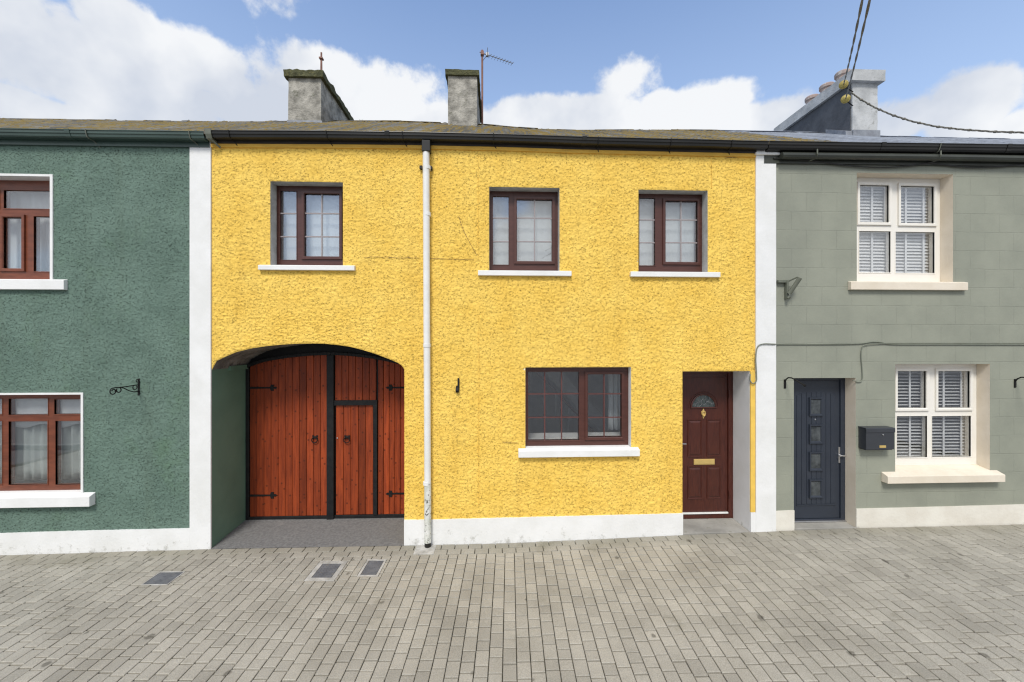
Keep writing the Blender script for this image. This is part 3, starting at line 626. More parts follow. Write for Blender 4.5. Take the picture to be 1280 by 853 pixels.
def venetian(label, x0, x1, z0, z1, y, tapes, tilt=.62):
    root = empty('venetian_blind', ((x0 + x1) / 2, y, z0), label, 'blind', None)
    mb = MB(); z = z1 - .03; 
    while z > z0 + .01:
        c, s = math.cos(tilt) * .024, math.sin(tilt) * .024
        mb.prism_x([(y - c, z - s), (y - c + .001, z - s + .0025), (y + c + .001, z + s + .0025), (y + c, z + s)], x0, x1); z -= .047
    mb.build('slats', MT['blind'], root)
    MB().box(x0, x1, y - .025, y + .025, z1 - .03, z1 + .01).build('head_rail', MT['blind'], root)
    mb = MB(); 
    for t in tapes: mb.box(t - .015, t + .015, y - .028, y - .0265, z0, z1 - .03); 
    mb.build('ladder_tape', MT['blind'], root)
    return root

# ================================================================== EAVES (gutter, fascia, roof)
RIDGE_Y, EAVE_Y = 3.3, -0.105
def zline(pts, y): return [(U(a, b, y)) for a, b in pts]
def gutter(root, gt, x0, x1, m, mfas, brackets, soffit=None, hgt=.095, fas=.15, mbr=None, fm=None):
    """ogee gutter following the height line gt [(x,z)] of its top edge"""
    prof = [(-.02, 0), (-.022, -.008), (-.013, -.012), (-.012, -.042), (-.002, -.052), (.004, -.078), (.02, -hgt), (.085, -hgt), (.09, -hgt + .008), (.09, -.002), (.082, -.002), (.082, -hgt + .012), (.022, -hgt + .012), (-.004, -.05), (-.006, -.006), (-.01, 0)]
    xs = [x0 + (x1 - x0) * i / 40 for i in range(41)]
    mb = MB(); n = len(prof)
    for x in xs:
        zt = interp(gt, x) + .003 * noise.noise((x * 1.7, 2.2, 0))
        for (py_, pz_) in prof: mb.v.append((x, -.13 + py_, zt + pz_))
    for k in range(len(xs) - 1):
        for a in range(n): mb.f.append((k * n + a, k * n + (a + 1) % n, (k + 1) * n + (a + 1) % n, (k + 1) * n + a)); mb.t.append(.5)
    mb.f.append(tuple(range(n))); mb.f.append(tuple((len(xs) - 1) * n + a for a in reversed(range(n)))); mb.t += [.5, .5]
    g = mb.build('gutter', m, root)
    for bx in brackets:
        zt = interp(gt, bx); b = MB()
        q = [(-.156, 0), (-.146, -.045), (-.14, -.06), (-.13, -.085), (-.112, -hgt - .004), (-.04, -hgt - .004)]
        b.tube([(bx, y_, zt + z_) for y_, z_ in q], .006, 6); b.tube([(bx, -.05, zt - hgt - .004), (bx + .05, -.012, zt - hgt - .075)], .006, 6)
        b.build('gutter_bracket', mbr or m, g)
    for jx in [x0 + (x1 - x0) * f for f in (.31, .66)]:
        zt = interp(gt, jx); b = MB()
        q = [(-.155, 0.003), (-.146, -.045), (-.136, -.056), (-.13, -.082), (-.112, -hgt - .003), (-.045, -hgt - .003), (-.045, -hgt + .004), (-.112, -hgt + .004), (-.12, -.07), (-.126, -.05), (-.138, -.04), (-.14, 0.003)]
        b.prism_x([(y_, zt + z_) for y_, z_ in q], jx - .03, jx + .03); b.build('gutter_joint', m, g)
    mb = MB(); 
    for k in range(40):
        xa, xb = xs[k], xs[k + 1]; za, zb = interp(gt, xa), interp(gt, xb)
        b0 = len(mb.v); mb.v += [(xa, -.036, za - .005), (xa, -.036, za - fas), (xa, .0, za - fas), (xa, .0, za - .005), (xb, -.036, zb - .005), (xb, -.036, zb - fas), (xb, .0, zb - fas), (xb, .0, zb - .005)]
        for f in [(0, 1, 5, 4), (1, 2, 6, 5), (2, 3, 7, 6), (3, 0, 4, 7)]: mb.f.append(tuple(b0 + q for q in f)); mb.t.append(.5)
    mb.build('fascia', mfas, root)
    return g
def roof(root, gt, rt, x0, x1, m, moss=1.0, rough=.012):
    nx = int((x1 - x0) / .03); rows = 18; mb = MB(); rn = random.Random(5)
    def surf(x, t): ze = interp(gt, x) - .012; zr = interp(rt, x); return ze + (zr - ze) * t
    n = nx + 1
    for r in range(rows + 1):
        t = r / rows
        for side in (0, 1):
            tt = min(1, t + (0 if side == 0 else .0005)); lift = 0 if side == 0 else .02
            if r == 0 and side == 0: lift = -.03
            for i in range(n):
                x = x0 + (x1 - x0) * i / nx; y = EAVE_Y + (RIDGE_Y - EAVE_Y) * tt
                col = math.floor(x / .26 + (r % 2) * .5); sl = .006 * noise.noise((col * 3.7, r * 5.1, 1.0))
                k = .006 if (x / .26 + (r % 2) * .5) % 1 < .06 else 0
                h = moss * rough * max(0, noise.noise((x * 8, y * 1.6, 4))) * 2.6 + moss * rough * 2.0 * abs(noise.noise((x * 19, y * 3, 7)))
                mb.v.append((x, y, surf(x, tt) + lift * .7 + sl + h - k))
    R = (rows + 1) * 2
    for j in range(R - 1):
        for i in range(nx): mb.f.append((j * n + i, j * n + i + 1, (j + 1) * n + i + 1, (j + 1) * n + i)); mb.t.append(.5)
    # rear slope
    b0 = len(mb.v)
    for i in range(n):
        x = x0 + (x1 - x0) * i / nx; mb.v.append((x, 6.9, interp(gt, x) - .1))
    top = (R - 1) * n
    for i in range(nx): mb.f.append((top + i, top + i + 1, b0 + i + 1, b0 + i)); mb.t.append(.5)
    rf = mb.build('roof', m, root, recalc=False)
    mb = MB(); x = x0 + .01; L_ = .42
    while x < x1 - .05:
        e = min(x + L_, x1 - .003); za, zb = interp(rt, x), interp(rt, e); h = .004 + rn.uniform(0, .02)
        mb.add([(x, RIDGE_Y - .12, za - .055 + h), (x, RIDGE_Y, za + .018 + h), (x, RIDGE_Y + .12, za - .055 + h), (e, RIDGE_Y - .12, zb - .055 + h), (e, RIDGE_Y, zb + .018 + h), (e, RIDGE_Y + .12, zb - .055 + h)],
               [(0, 1, 4, 3), (1, 2, 5, 4), (0, 2, 1), (3, 4, 5), (0, 3, 5, 2)]); x += L_
    return rf, mb
def chimney(root, x0, x1, yf, yb, zb, zt, m, cap, capm, over=.05, label=None):
    mb = MB(); mb.slab  # plain stack with slightly uneven faces
    nz = 14; 
    xs = [x0 + (x1 - x0) * i / 8 for i in range(9)]; ys = [yf + (yb - yf) * i / 16 for i in range(17)]
    per = [(x, yf) for x in xs] + [(x1, y) for y in ys[1:]] + [(x, yb) for x in reversed(xs[:-1])] + [(x0, y) for y in reversed(ys[1:-1])]
    n = len(per); cx, cy = (x0 + x1) / 2, (yf + yb) / 2
    for j in range(nz + 1):
        z = zb + (zt - zb) * j / nz
        for (x, y) in per:
            d = .008 * noise.noise((x * 5, y * 5, z * 5)); mb.v.append((x + (d if x > cx else -d), y + (d if y > cy else -d), z))
    for j in range(nz):
        for a in range(n): mb.f.append((j * n + a, j * n + (a + 1) % n, (j + 1) * n + (a + 1) % n, (j + 1) * n + a)); mb.t.append(.5)
    c = mb.build('chimney', m, root, label=label)
    b = MB(); b.slab
    h = cap; nx_ = 14; ny_ = 30; o = over
    # cap slab as a lumpy box
    def lump(x, y, z): return .5 * (noise.noise((x * 7, y * 7, z * 7)) + .6 * noise.noise((x * 19, y * 19, z * 19)))
    X = [x0 - o + (x1 - x0 + 2 * o) * i / nx_ for i in range(nx_ + 1)]; Y = [yf - o + (yb - yf + 2 * o) * i / ny_ for i in range(ny_ + 1)]
    per = [(x, Y[0]) for x in X] + [(X[-1], y) for y in Y[1:]] + [(x, Y[-1]) for x in reversed(X[:-1])] + [(X[0], y) for y in reversed(Y[1:-1])]; n = len(per)
    la = LUMP
    for j, z in enumerate([zt, zt + h * .5, zt + h]):
        for (x, y) in per: q = la * lump(x, y, z); b.v.append((x + (q if x > cx else -q) , y + (q if y > cy else -q), z + (la * lump(x, y, z + 3) if j == 2 else -.3 * la * abs(lump(x, y, z)) if j == 0 else 0)))
    for j in range(2):
        for a in range(n): b.f.append((j * n + a, j * n + (a + 1) % n, (j + 1) * n + (a + 1) % n, (j + 1) * n + a)); b.t.append(.5)
    b.f.append(tuple(2 * n + a for a in range(n))); b.f.append(tuple(a for a in reversed(range(n)))); b.t += [.5, .5]
    b.build('chimney_cap', capm, c)
    return c
LUMP = .03

# ================================================================== YELLOW HOUSE
XY1 = U(943.5, 426)[0]; XP1 = U(968.5, 426)[0]; XP0 = U(238.5, 426)[0]; XL = U(265, 426)[0]
GT_G = zline([(0, 162), (120, 162.6), (255, 164.5)], -.14); GT_G[0] = (-9, GT_G[0][1])
GT_Y = zline([(262, 163), (400, 163.8), (520, 165.2), (640, 168), (720, 171), (820, 173.5), (950, 176.5)], -.14)
GT_S = zline([(950, 176.5), (985, 177), (1060, 178), (1280, 181)], -.14); GT_S.append((9.2, GT_S[-1][1]))
RT = zline([(0, 150), (130, 152), (265, 154), (330, 153.5), (400, 152.5), (500, 153), (560, 155.5), (605, 157), (660, 162), (720, 164), (800, 163.5), (880, 164), (950, 165.5), (1010, 166.5), (1070, 171)], RIDGE_Y)
RT = [(-12, RT[0][1])] + RT + [(13.5, U(1280, 175, RIDGE_Y)[1])]

yh = empty('terraced_house', ((XL + XP1) / 2, 0, gz(0)), 'yellow roughcast house with arched wooden gateway and dark red door, middle of the row', 'house', 'terraced houses in the row')
W1 = UR(338, 227.5, 428.7, 332, 0); W2 = UR(611.5, 234.5, 699.4, 339, 0); W3 = UR(798, 238, 884.5, 341, 0); W4 = UR(656.7, 459.3, 788.8, 560, 0)
D1 = (U(853, 550)[0], U(937.3, 550)[0], -.3, U(895, 464.3)[1])
ARCH_PX = [(265, 454), (271, 451.5), (280, 447), (295, 440.5), (313, 436), (332.5, 433), (352, 431), (370, 430), (390, 429.6), (407.5, 430), (423, 431.6), (437.5, 433.7), (453, 437.5), (467.5, 442), (479, 446.2), (490, 450.6), (497, 453.6), (502, 457), (505.5, 462)]
ARCH = [U(*p) for p in ARCH_PX]; ZS = min(ARCH[0][1], ARCH[-1][1])
ARCH[0] = (XL, ZS + .0); ARCH[-1] = (XA1, ZS)
afun = lambda x: interp(ARCH, x)
wallmb = wall_grid(XL, XY1, -.15, 5.38, 0.0125, [W1, W2, W3, W4, D1, (XL, XA1, -.15, ZS)], 0.013, arch=(XL, XA1, ZS, ZS + .75, afun), seed=1.7, freq=.85)
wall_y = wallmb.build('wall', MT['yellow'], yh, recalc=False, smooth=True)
# painted-over cables and hairline cracks that show on the roughcast
mb = MB()
for path in ([(598, 188), (597.5, 260), (598, 330)], [(598, 395), (598.5, 470), (598, 560), (598.5, 640)], [(889.5, 199), (890, 225), (890, 236)]):
    P = []
    for (a, b), (c, e) in zip(path, path[1:]):
        for k in range(12): q = U(a + (c - a) * k / 12, b + (e - b) * k / 12, -.014); P.append((q[0] + .002 * noise.noise((k, a, b)), -.0125, q[1]))
    MB().tube(P, .004, 6).build('painted_cable', MT['yellow'], yh)
mb = MB()
for path in ([(455, 322), (470, 321), (500, 322.5), (527, 322.5)], [(538, 323), (560, 324), (597, 324.5)], [(573, 270), (580, 290), (592, 312), (597, 321)], [(628, 553), (650, 554)], [(907, 197.5), (925, 196), (943, 195)]):
    P = []
    for (a, b), (c, e) in zip(path, path[1:]):
        for k in range(8): q = U(a + (c - a) * k / 8, b + (e - b) * k / 8, -.016); P.append((q[0], -.0155, q[1] + .006 * noise.noise((k * 1.3, a, b))))
    MB().tube(P, .0022, 4).build('crack', MT['barbrown'], yh)
shell(yh, XL, XP1, MT['interior'])

def plinth(root, pts_top, x0, x1, m, yfr=-.022, ycut=0.0):
    xs = [x0 + (x1 - x0) * k / 30 for k in range(31)]
    top = [(x, interp(pts_top, x) + .004 * noise.noise((x * 5, 1, 0))) for x in xs]; bot = [(x, gz(x) - .06) for x in reversed(xs)]
    return MB().prism_y(top + bot, yfr, ycut).build('plinth', m, root)
YPT = [U(*p) for p in [(505, 649.5), (540, 649), (650, 646.3), (760, 643.5), (853, 641.3)]]
plinth(yh, YPT, XA1, D1[0], MT['white'])
# narrow return strip right of the door: white foot
plinth(yh, [U(937, 640), U(943, 640)], D1[1], XY1, MT['white'])
MB().box(XY1 - .001, XP1, -.03, .0, gz(3.7) - .06, U(955, 196)[1]).build('corner_strip', MT['white'], yh, bevel=.004)
MB().box(D1[1] + .001, XY1 - .003, -.018, -.0005, U(940, 640)[1] + .001, D1[3]).build('door_strip', mat('smooth_yellow_paint', (0.84, 0.55, 0.10), .6, bump=.2, bscale=30), yh, bevel=.003)
cz = U(955, 196)[1]
mb = MB(); mb.box(XY1 - .02, XP1 + .03, -.06, .0, cz + .0015, cz + .035); mb.box(XY1, XP1 + .01, -.045, 0, cz + .035, cz + .09); mb.build('strip_capital', MT['white'], yh, bevel=.006)

D_ = .15
def ydw(label, op, lights, bars, sill, cur):
    LRs = [LR(*q, D_) for q in lights]
    bw = []
    for (k, vx, hy) in bars: bw.append((k, [U(v, 300, D_ + .02)[0] for v in vx], [U(400 if True else 0, h, D_ + .02)[1] if False else zz for h in hy for zz in [U((lights[k][0] + lights[k][2]) / 2, h, D_ + .02)[1]]]))
    return window(yh, label, op, D_, MT['brownframe'], LRs, bw, MT['bargrey'] if cur else MT['barbrown'], 'glassup' if cur else 'glass', 'reveal', sill, 'white', sashes=(1,))
ydw('brown window with pale reveal on its left, above the gateway', W1, [(350.5, 239, 370.5, 325), (381, 243, 424.5, 321)], [(0, [], [267.5, 296.5]), (1, [403], [267.5, 296.5])], UR(322.5, 332, 443, 337.8, -.05), True)
ydw('middle brown upper window with white sill', W2, [(616.2, 246, 635.8, 331), (646, 250, 690, 327)], [(0, [], [273.3, 302.7]), (1, [668], [273.3, 302.7])], UR(597.5, 338.5, 714.5, 344.8, -.05), True)
ydw('brown upper window above the front door side, white reveal on its right', W3, [(799.2, 248, 818.5, 332), (831.5, 252, 871.5, 328)], [(0, [], [275.6, 304]), (1, [850.5], [275.6, 304])], UR(788.5, 340, 900.5, 346.3, -.05), True)
D_ = .11
lights = [(660.2, 465, 723.5, 550.5), (734.5, 468, 776.7, 546.3)]
w4 = window(yh, 'wide brown ground-floor window with dark clear panes', W4, D_, MT['brownframe'], [LR(*q, D_) for q in lights],
       [(0, [U(680.9, 500, D_)[0], U(702, 500, D_)[0]], [U(690, 492.6, D_)[1], U(690, 522, D_)[1]]), (1, [U(755.2, 500, D_)[0]], [U(755, 492.6, D_)[1], U(755, 522, D_)[1]])],
       MT['barbrown'], 'glass', 'white', UR(648, 563, 799.5, 571.2, -.06), 'white', sashes=(1,), zback=U(720, 558.9, .11)[1], sb=-.075)
for (op, nm) in ((W1, 'upper window over the gateway'), (W2, 'middle upper window of the yellow house'), (W3, 'right-hand upper window of the yellow house')):
    net_curtain('net_curtain', 'plain white net behind the ' + nm, op[0] - .1, op[1] + .1, op[2] - .05, op[3] + .05, .27, MT['net'], pleat=.16, amp=.002)

# room behind the ground-floor window
rx0, rx1, rz0, rz1 = -.6, 2.53, .06, 2.6
mb = MB(); mb.v = [(rx0, .25, rz0), (rx1, .25, rz0), (rx1, 3.2, rz0), (rx0, 3.2, rz0), (rx0, .25, rz1), (rx1, .25, rz1), (rx1, 3.2, rz1), (rx0, 3.2, rz1)]
mb.f = [(0, 1, 2, 3), (4, 7, 6, 5), (3, 2, 6, 7), (0, 3, 7, 4), (1, 5, 6, 2)]; mb.t = [.5] * 5
mb.build('inner_wall', MT['darkroom'], yh, recalc=False)
MB().box(W4[0] - .1, W4[1] + .1, .20, .69, U(700, 551, .2)[1] - .04, U(700, 551, .2)[1]).build('window_board', MT['white'], yh, bevel=.004)
st = empty('staircase', (1.2, 1.7, rz0), 'dark sloping stair rail inside, seen through the wide ground-floor window', 'staircase')
a, b = U(676, 468, 1.7), U(735, 530, 1.7); a = (a[0] - .3, a[1] + .3); b = (b[0] + .9, b[1] - .95)
dx, dz = b[0] - a[0], b[1] - a[1]
MB().prism_y([(a[0], a[1]), (b[0], b[1]), (b[0], b[1] - .05), (a[0], a[1] - .05)], 1.67, 1.73).build('handrail', MT['brownframe'], st)
MB().prism_y([(a[0], a[1] + .45), (b[0], b[1] + .45), (b[0], b[1] + .10), (a[0], a[1] + .10)], 1.68, 1.72).build('string_board', MT['interior'], st)
for k in range(9):
    t = (k + .5) / 9; x = a[0] + dx * t; z = a[1] + dz * t
    MB().box(x - .012, x + .012, 1.685, 1.715, z - .5, z - .04).build('baluster', MT['interior'], st)
c = net_curtain('curtain', 'white curtain drawn aside at the right of the wide ground-floor window', U(765, 500, .5)[0], W4[1] + .25, W4[2] + .08, W4[3] + .05, .72, MT['net'], pleat=.07, amp=.02)

# ---- front door
dd = .39
dz0 = U(885, 648.3, dd)[1]; dz1 = D1[3]
stp = MB(); stp.prism_x([(-.018, gz(3.0) - .06), (-.018, gz(3.0) + .012), (dd - .02, dz0 - .004), (dd + .1, dz0 - .004), (dd + .1, gz(3) - .06)], D1[0] + .0035, D1[1] - .0035)
stp.build('doorstep', MT['concrete'], yh, bevel=.006)
mb = MB(); t = .03
e = .001; mb.box(D1[1] - e, D1[1] + t, .002, dd - .001, gz(3) - .05, D1[3] - e); mb.box(D1[0] - t, D1[0] + e, .002, dd - .001, gz(3) - .05, D1[3] - e); mb.box(D1[0] - t, D1[1] + t, .002, dd - .001, D1[3] - e, D1[3] + t)
mb.build('door_reveal', MT['white'], yh)
door = empty('front_door', (0, 0, 0), '', ''); 
for k in ('label', 'category'): del door[k]
door.parent = yh; door.location = Vector(((D1[0] + D1[1]) / 2, dd, dz0)) - yh.location; door.name = 'door'
door['label'] = 'dark red panelled door with semicircular light'
fx0, fx1 = D1[0] + .002, D1[1] - .002; fw = .068
lx0, lx1, lz0, lz1 = fx0 + fw, fx1 - fw, dz0 + .055, dz1 - fw
mb = MB(); mb.slab((fx0, fx1, dz0, dz1), [(lx0, lx1, lz0, lz1)], dd, dd + .07); mb.build('door_frame', MT['doorred'], door, bevel=.003)
lf = MB(); lf.slab((lx0 + .003, lx1 - .003, lz0 + .003, lz1 - .003), [], dd + .022, dd + .06)
yl = dd + .022
def DP(x0, y0, x1, y1): return UR(x0, y0, x1, y1, yl)
# bead just inside the leaf edge
o = (lx0 + .05, lx1 - .03, lz0 + .05, lz1 - .05); cxd = U(880.5, 550, yl)[0]
o = (cxd - .335, cxd + .335, lz0 + .04, lz1 - .05)
lf.ring(o, (o[0] + .014, o[1] - .014, o[2] + .014, o[3] - .014), yl - .006, yl + .001, .005)
lf.build('door_leaf', MT['doorred'], door, bevel=.002)
for (py0, py1) in ((524.5, 571), (583, 623.5)):
    for sgn in (-1, 1):
        z0_, z1_ = U(880, py1, yl)[1], U(880, py0, yl)[1]; xa, xb = (cxd - .255, cxd - .035) if sgn < 0 else (cxd + .035, cxd + .255)
        mb = MB(); r = (xa, xb, z0_, z1_)
        mb.ring(r, (xa + .016, xb - .016, z0_ + .016, z1_ - .016), yl - .009, yl + .001, .008)
        q = (xa + .045, xb - .045, z0_ + .045, z1_ - .045)
        vs = [(xa + .02, yl - .0005, z0_ + .02), (xb - .02, yl - .0005, z0_ + .02), (xb - .02, yl - .0005, z1_ - .02), (xa + .02, yl - .0005, z1_ - .02)] + [(q[0], yl - .012, q[2]), (q[1], yl - .012, q[2]), (q[1], yl - .012, q[3]), (q[0], yl - .012, q[3])]
        mb.add(vs, [(4, 5, 6, 7)] + [(k, (k + 1) % 4, 4 + (k + 1) % 4, 4 + k) for k in range(4)])
        mb.build('door_panel', MT['doorred'], door)
# fanlight
fcx, fcz = U(879.3, 509.3, yl); R_ = .185; Rz = .19
arc = [(fcx + R_ * math.cos(math.pi * k / 24), fcz + Rz * math.sin(math.pi * k / 24)) for k in range(25)]
gm = mat('leaded_obscure_glass', (0.035, 0.045, 0.045), 0.12, (0.11, 0.13, 0.125), 26, bump=.3, bscale=40)
MB().prism_y(arc, yl - .004, yl + .001).build('fanlight', gm, door)
mb = MB(); mb.tube([(x, yl - .004, z) for x, z in arc], .013, 8); mb.tube([(arc[0][0] + .012, yl - .004, fcz - .006), (arc[-1][0] - .012, yl - .004, fcz - .006)], .012, 8)
mb.tube([(fcx + (R_ + .035) * math.cos(math.pi * k / 24), yl - .001, fcz - .0 + (Rz + .035) * math.sin(math.pi * k / 24)) for k in range(25)], .006, 6)
mb.build('fanlight_moulding', MT['doorred'], door)
mb = MB()
def came(pts): mb.tube([(fcx + u * R_, yl - .0075, fcz + v * Rz) for u, v in pts], .0028, 5)
came([(0.22 * math.cos(t * math.pi / 8), .42 + .2 * math.sin(t * math.pi / 8)) for t in range(17)])
for s in (-1, 1):
    came([(s * .22, .42), (s * .42, .5), (s * .62, .30), (s * .9, .34)]); came([(s * .42, .5), (s * .5, .8)]); came([(s * .62, .3), (s * .72, .05)]); came([(s * .15, .27), (s * .35, .05)]); came([(s * .3, .45), (s * .62, .3)])
    came([(s * .12, .6), (s * .18, .95)])
mb.build('lead_came', MT['alu'], door)
# knocker: urn-shaped plate with ring
kx, kz = U(879.9, 517.8, yl - .02)
mb = MB(); mb.prism_y([(kx - .006, kz + .075), (kx + .006, kz + .075), (kx + .012, kz + .05), (kx + .032, kz + .035), (kx + .03, kz - .005), (kx + .014, kz - .035), (kx + .004, kz - .068), (kx - .004, kz - .068), (kx - .014, kz - .035), (kx - .03, kz - .005), (kx - .032, kz + .035), (kx - .012, kz + .05)], yl - .008, yl - .001)
mb.tube([(kx + .026 * math.cos(t * math.pi / 8), yl - .018, kz + .006 + .03 * math.sin(t * math.pi / 8)) for t in range(17)], .006, 6)
mb.tube([(kx, yl - .008, kz - .028), (kx, yl - .03, kz - .03)], .008, 8)
mb.build('knocker', MT['brass'], door, bevel=.001)
r = DP(867, 573.8, 893, 580.8); mb = MB(); mb.box(r[0], r[1], yl - .008, yl - .0005, r[2], r[3]); mb.box(r[0] + .012, r[1] - .012, yl - .014, yl - .007, r[2] + .014, r[3] - .012)
mb.build('letter_plate', MT['brass'], door, bevel=.002)
hx, hzz = U(853.5, 554, yl)
mb = MB(); mb.box(lx0 + .015, lx0 + .045, yl - .008, yl, hzz - .11, hzz + .09); mb.tube([(lx0 + .03, yl, hzz), (lx0 + .03, yl - .045, hzz), (lx0 + .05, yl - .052, hzz), (lx0 + .16, yl - .052, hzz - .002)], .009, 8); mb.build('handle', MT['chrome'], door, bevel=.001)
MB().box(lx0 + .01, lx1 - .005, yl - .028, yl - .001, lz0 + .012, lz0 + .034).build('weather_bar', MT['whitepipe'], door, bevel=.003)
for q in ((lz0 + .3), (lz1 - .3)): MB().tube([(lx1 + .006, dd - .01, q - .05), (lx1 + .006, dd - .01, q + .05)], .008, 8).build('hinge', MT['doorred'], door)

# ---- archway: soffit, jambs
mb = MB(); n = len(ARCH); yy = [0.0, .1, .25, .4, .55, GATE_Y + .12]
def asub(k, m=4):
    out = []
    for (p, q) in zip(ARCH, ARCH[1:]):
        for j in range(m): out.append((p[0] + (q[0] - p[0]) * j / m, p[1] + (q[1] - p[1]) * j / m))
    return out + [ARCH[-1]]
A4 = asub(0)
for y in yy:
    for (x, z) in A4:
        e = 0.012 if y > .05 else .002
        mb.v.append((x, y - .002, z + .0015 + e * noise.noise((x * 9, y * 9, z * 9)) * (1 if y > 0 else 0)))
n = len(A4)
for j in range(len(yy) - 1):
    for i in range(n - 1): mb.f.append((j * n + i, j * n + i + 1, (j + 1) * n + i + 1, (j + 1) * n + i)); mb.t.append(.5)
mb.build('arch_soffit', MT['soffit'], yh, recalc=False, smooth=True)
MB().box(XA1, XA1 + .1, .002, GATE_Y + .1, gz(-1.2) - .1, ZS).build('gateway_jamb', MT['yellow'], yh)

# ---- gate
gate = empty('gate', (0, 0, 0), '', '')
for k in ('label', 'category'): del gate[k]
gate.parent = yh; gbz = U(400, 650.5, GATE_Y)[1]; gate.location = Vector(((XA0 + XA1) / 2, GATE_Y, gbz)) - yh.location
gate['label'] = 'arched red-brown boarded gate with black frame and wicket door'
Gp = lambda px, py: U(px, py, GATE_Y)
TOP = [Gp(*p) for p in [(309, 461), (313.8, 458), (332.5, 452), (360, 447.5), (385, 445), (407, 444), (419, 444), (440, 445.2), (464, 448), (485, 452), (503, 456.3)]]
TOP = [(XA0 - .02, TOP[0][1] - .02)] + TOP + [(XA1 + .02, TOP[-1][1] - .12)]
tf = lambda x: interp(TOP, x)
gx = lambda px: Gp(px, 550)[0]; gzp = lambda py: Gp(400, py)[1]
BOT = gzp(644.5); XW0, XW1 = gx(419.5), gx(466.5); ZW = gzp(507)
# black backing frame: everything behind the boards, up to the soffit
xs = [XA0 + (XA1 - XA0) * k / 40 for k in range(41)]
mb = MB(); mb.prism_y([(XA0, gbz + .012), (XA1, gbz + .012)] + [(x, min(afun(x) + .05, 2.75)) for x in reversed(xs)], GATE_Y + .03, GATE_Y + .06)
# head band that follows the arch
for p, q in zip(xs, xs[1:]): mb.prism_y([(p, tf(p)), (q, tf(q)), (q, tf(q) + .045), (p, tf(p) + .045)], GATE_Y - .035, GATE_Y + .03)
mb.box(XA0 + .002, gx(311.8), GATE_Y - .02, GATE_Y + .03, gbz, tf(XA0 + .03)); mb.box(XA1 - .05, XA1, GATE_Y - .02, GATE_Y + .03, gbz, tf(XA1 - .05))
mb.box(gx(409.5), gx(418.2), GATE_Y - .04, GATE_Y + .03, gbz + .002, tf(gx(414)))
mb.box(gx(312), gx(409.4), GATE_Y - .015, GATE_Y + .03, gbz + .001, BOT); mb.box(gx(418.4), XA1 - .052, GATE_Y - .015, GATE_Y + .03, gbz + .001, BOT)
mb.build('gate_frame', MT['gateblack'], gate, bevel=.004)
mb = MB(); mb.box(gx(418.4), gx(472), GATE_Y - .028, GATE_Y + .028, gzp(507), gzp(500.8)); mb.box(gx(467), gx(472), GATE_Y - .028, GATE_Y + .028, BOT + .001, gzp(507) - .001)
mb.build('wicket_frame', MT['gateblack'], gate, bevel=.003)
rp = random.Random(11)
def planks(x0, x1, z0, ztop, nb, name, yo=0):
    mb = MB(); wd = (x1 - x0) / nb
    for k in range(nb):
        a, b = x0 + wd * k + .0022, x0 + wd * (k + 1) - .0022; dy = rp.uniform(-.0015, .0015)
        za, zb_ = (ztop(a), ztop(b)) if callable(ztop) else (ztop, ztop)
        t = min(1, max(0, rp.gauss(.5, .22))); c_ = .005
        # tongued board with chamfered long edges
        vs = [(a, GATE_Y + .02, z0), (a, GATE_Y + yo + dy + c_, z0), (a + c_, GATE_Y + yo + dy, z0), (b - c_, GATE_Y + yo + dy, z0), (b, GATE_Y + yo + dy + c_, z0), (b, GATE_Y + .02, z0)]
        zz = [za, za, za, zb_, zb_, zb_]; vs += [(v[0], v[1], zz[i]) for i, v in enumerate(vs)]
        mb.add(vs, [(i, i + 1, i + 7, i + 6) for i in range(5)] + [(5, 4, 3, 2, 1, 0), (6, 7, 8, 9, 10, 11)], t)
    return mb.build(name, MT['wood'], gate)
planks(gx(312), gx(409.3), BOT + .002, tf, 11, 'gate_leaf')
planks(gx(418.6), gx(466.4) + .045, gzp(500.6), tf, 6, 'gate_leaf')
planks(gx(472.3), XA1 - .053, BOT + .002, tf, 6, 'gate_leaf')
planks(XW0, XW1, BOT + .004, ZW - .004, 5, 'wicket_door', yo=.004)
def strap(px0, px1, py, side):
    xa, xb = gx(px0), gx(px1); z = gzp(py); mb = MB(); y0, y1 = GATE_Y - .008, GATE_Y - .001
    if side > 0: tip, root_ = xb, xa
    else: tip, root_ = xa, xb
    s = 1 if side > 0 else -1
    mb.prism_y([(root_, z - .016), (tip - s * .10, z - .010), (tip - s * .10, z + .010), (root_, z + .016)], y0, y1)
    # fleur tip
    mb.prism_y([(tip - s * .105, z - .012), (tip - s * .095, z - .045), (tip - s * .05, z - .046), (tip - s * .06, z - .016), (tip - s * .03, z - .016), (tip, z), (tip - s * .03, z + .016), (tip - s * .06, z + .016), (tip - s * .05, z + .046), (tip - s * .095, z + .045), (tip - s * .105, z + .012)], y0 - .002, y1)
    for f in (.15, .45): mb.lathe([(.006, 0), (.005, -.005), (.001, -.006)], (root_ + (tip - root_) * f, y0, z), 'y', 8)
    mb.build('strap_hinge', MT['iron'], gate)
strap(311, 347, 484.6, 1); strap(311, 347, 618.2, 1)
for py in (485.2, 618.6): strap(482, 515, py, -1)
def ringpull(px, py, z=0):
    x, zc = Gp(px, py); mb = MB(); y = GATE_Y - .002
    mb.lathe([(.02, 0), (.02, -.006), (.01, -.012), (.008, -.03), (.002, -.032)], (x, y, zc + .028), 'y', 12)
    mb.tube([(x + .042 * math.cos(2 * math.pi * k / 20), y - .022, zc - .01 + .042 * math.sin(2 * math.pi * k / 20)) for k in range(21)], .007, 6)
    for dx_, dz_ in ((-.03, .045), (.03, .045), (-.03, .012), (.03, .012)): mb.box(x + dx_ - .012, x + dx_ + .012, y - .004, y, zc + dz_ - .012, zc + dz_ + .012)
    mb.build('ring_handle', MT['iron'], gate)
ringpull(394, 549); ringpull(434, 549)
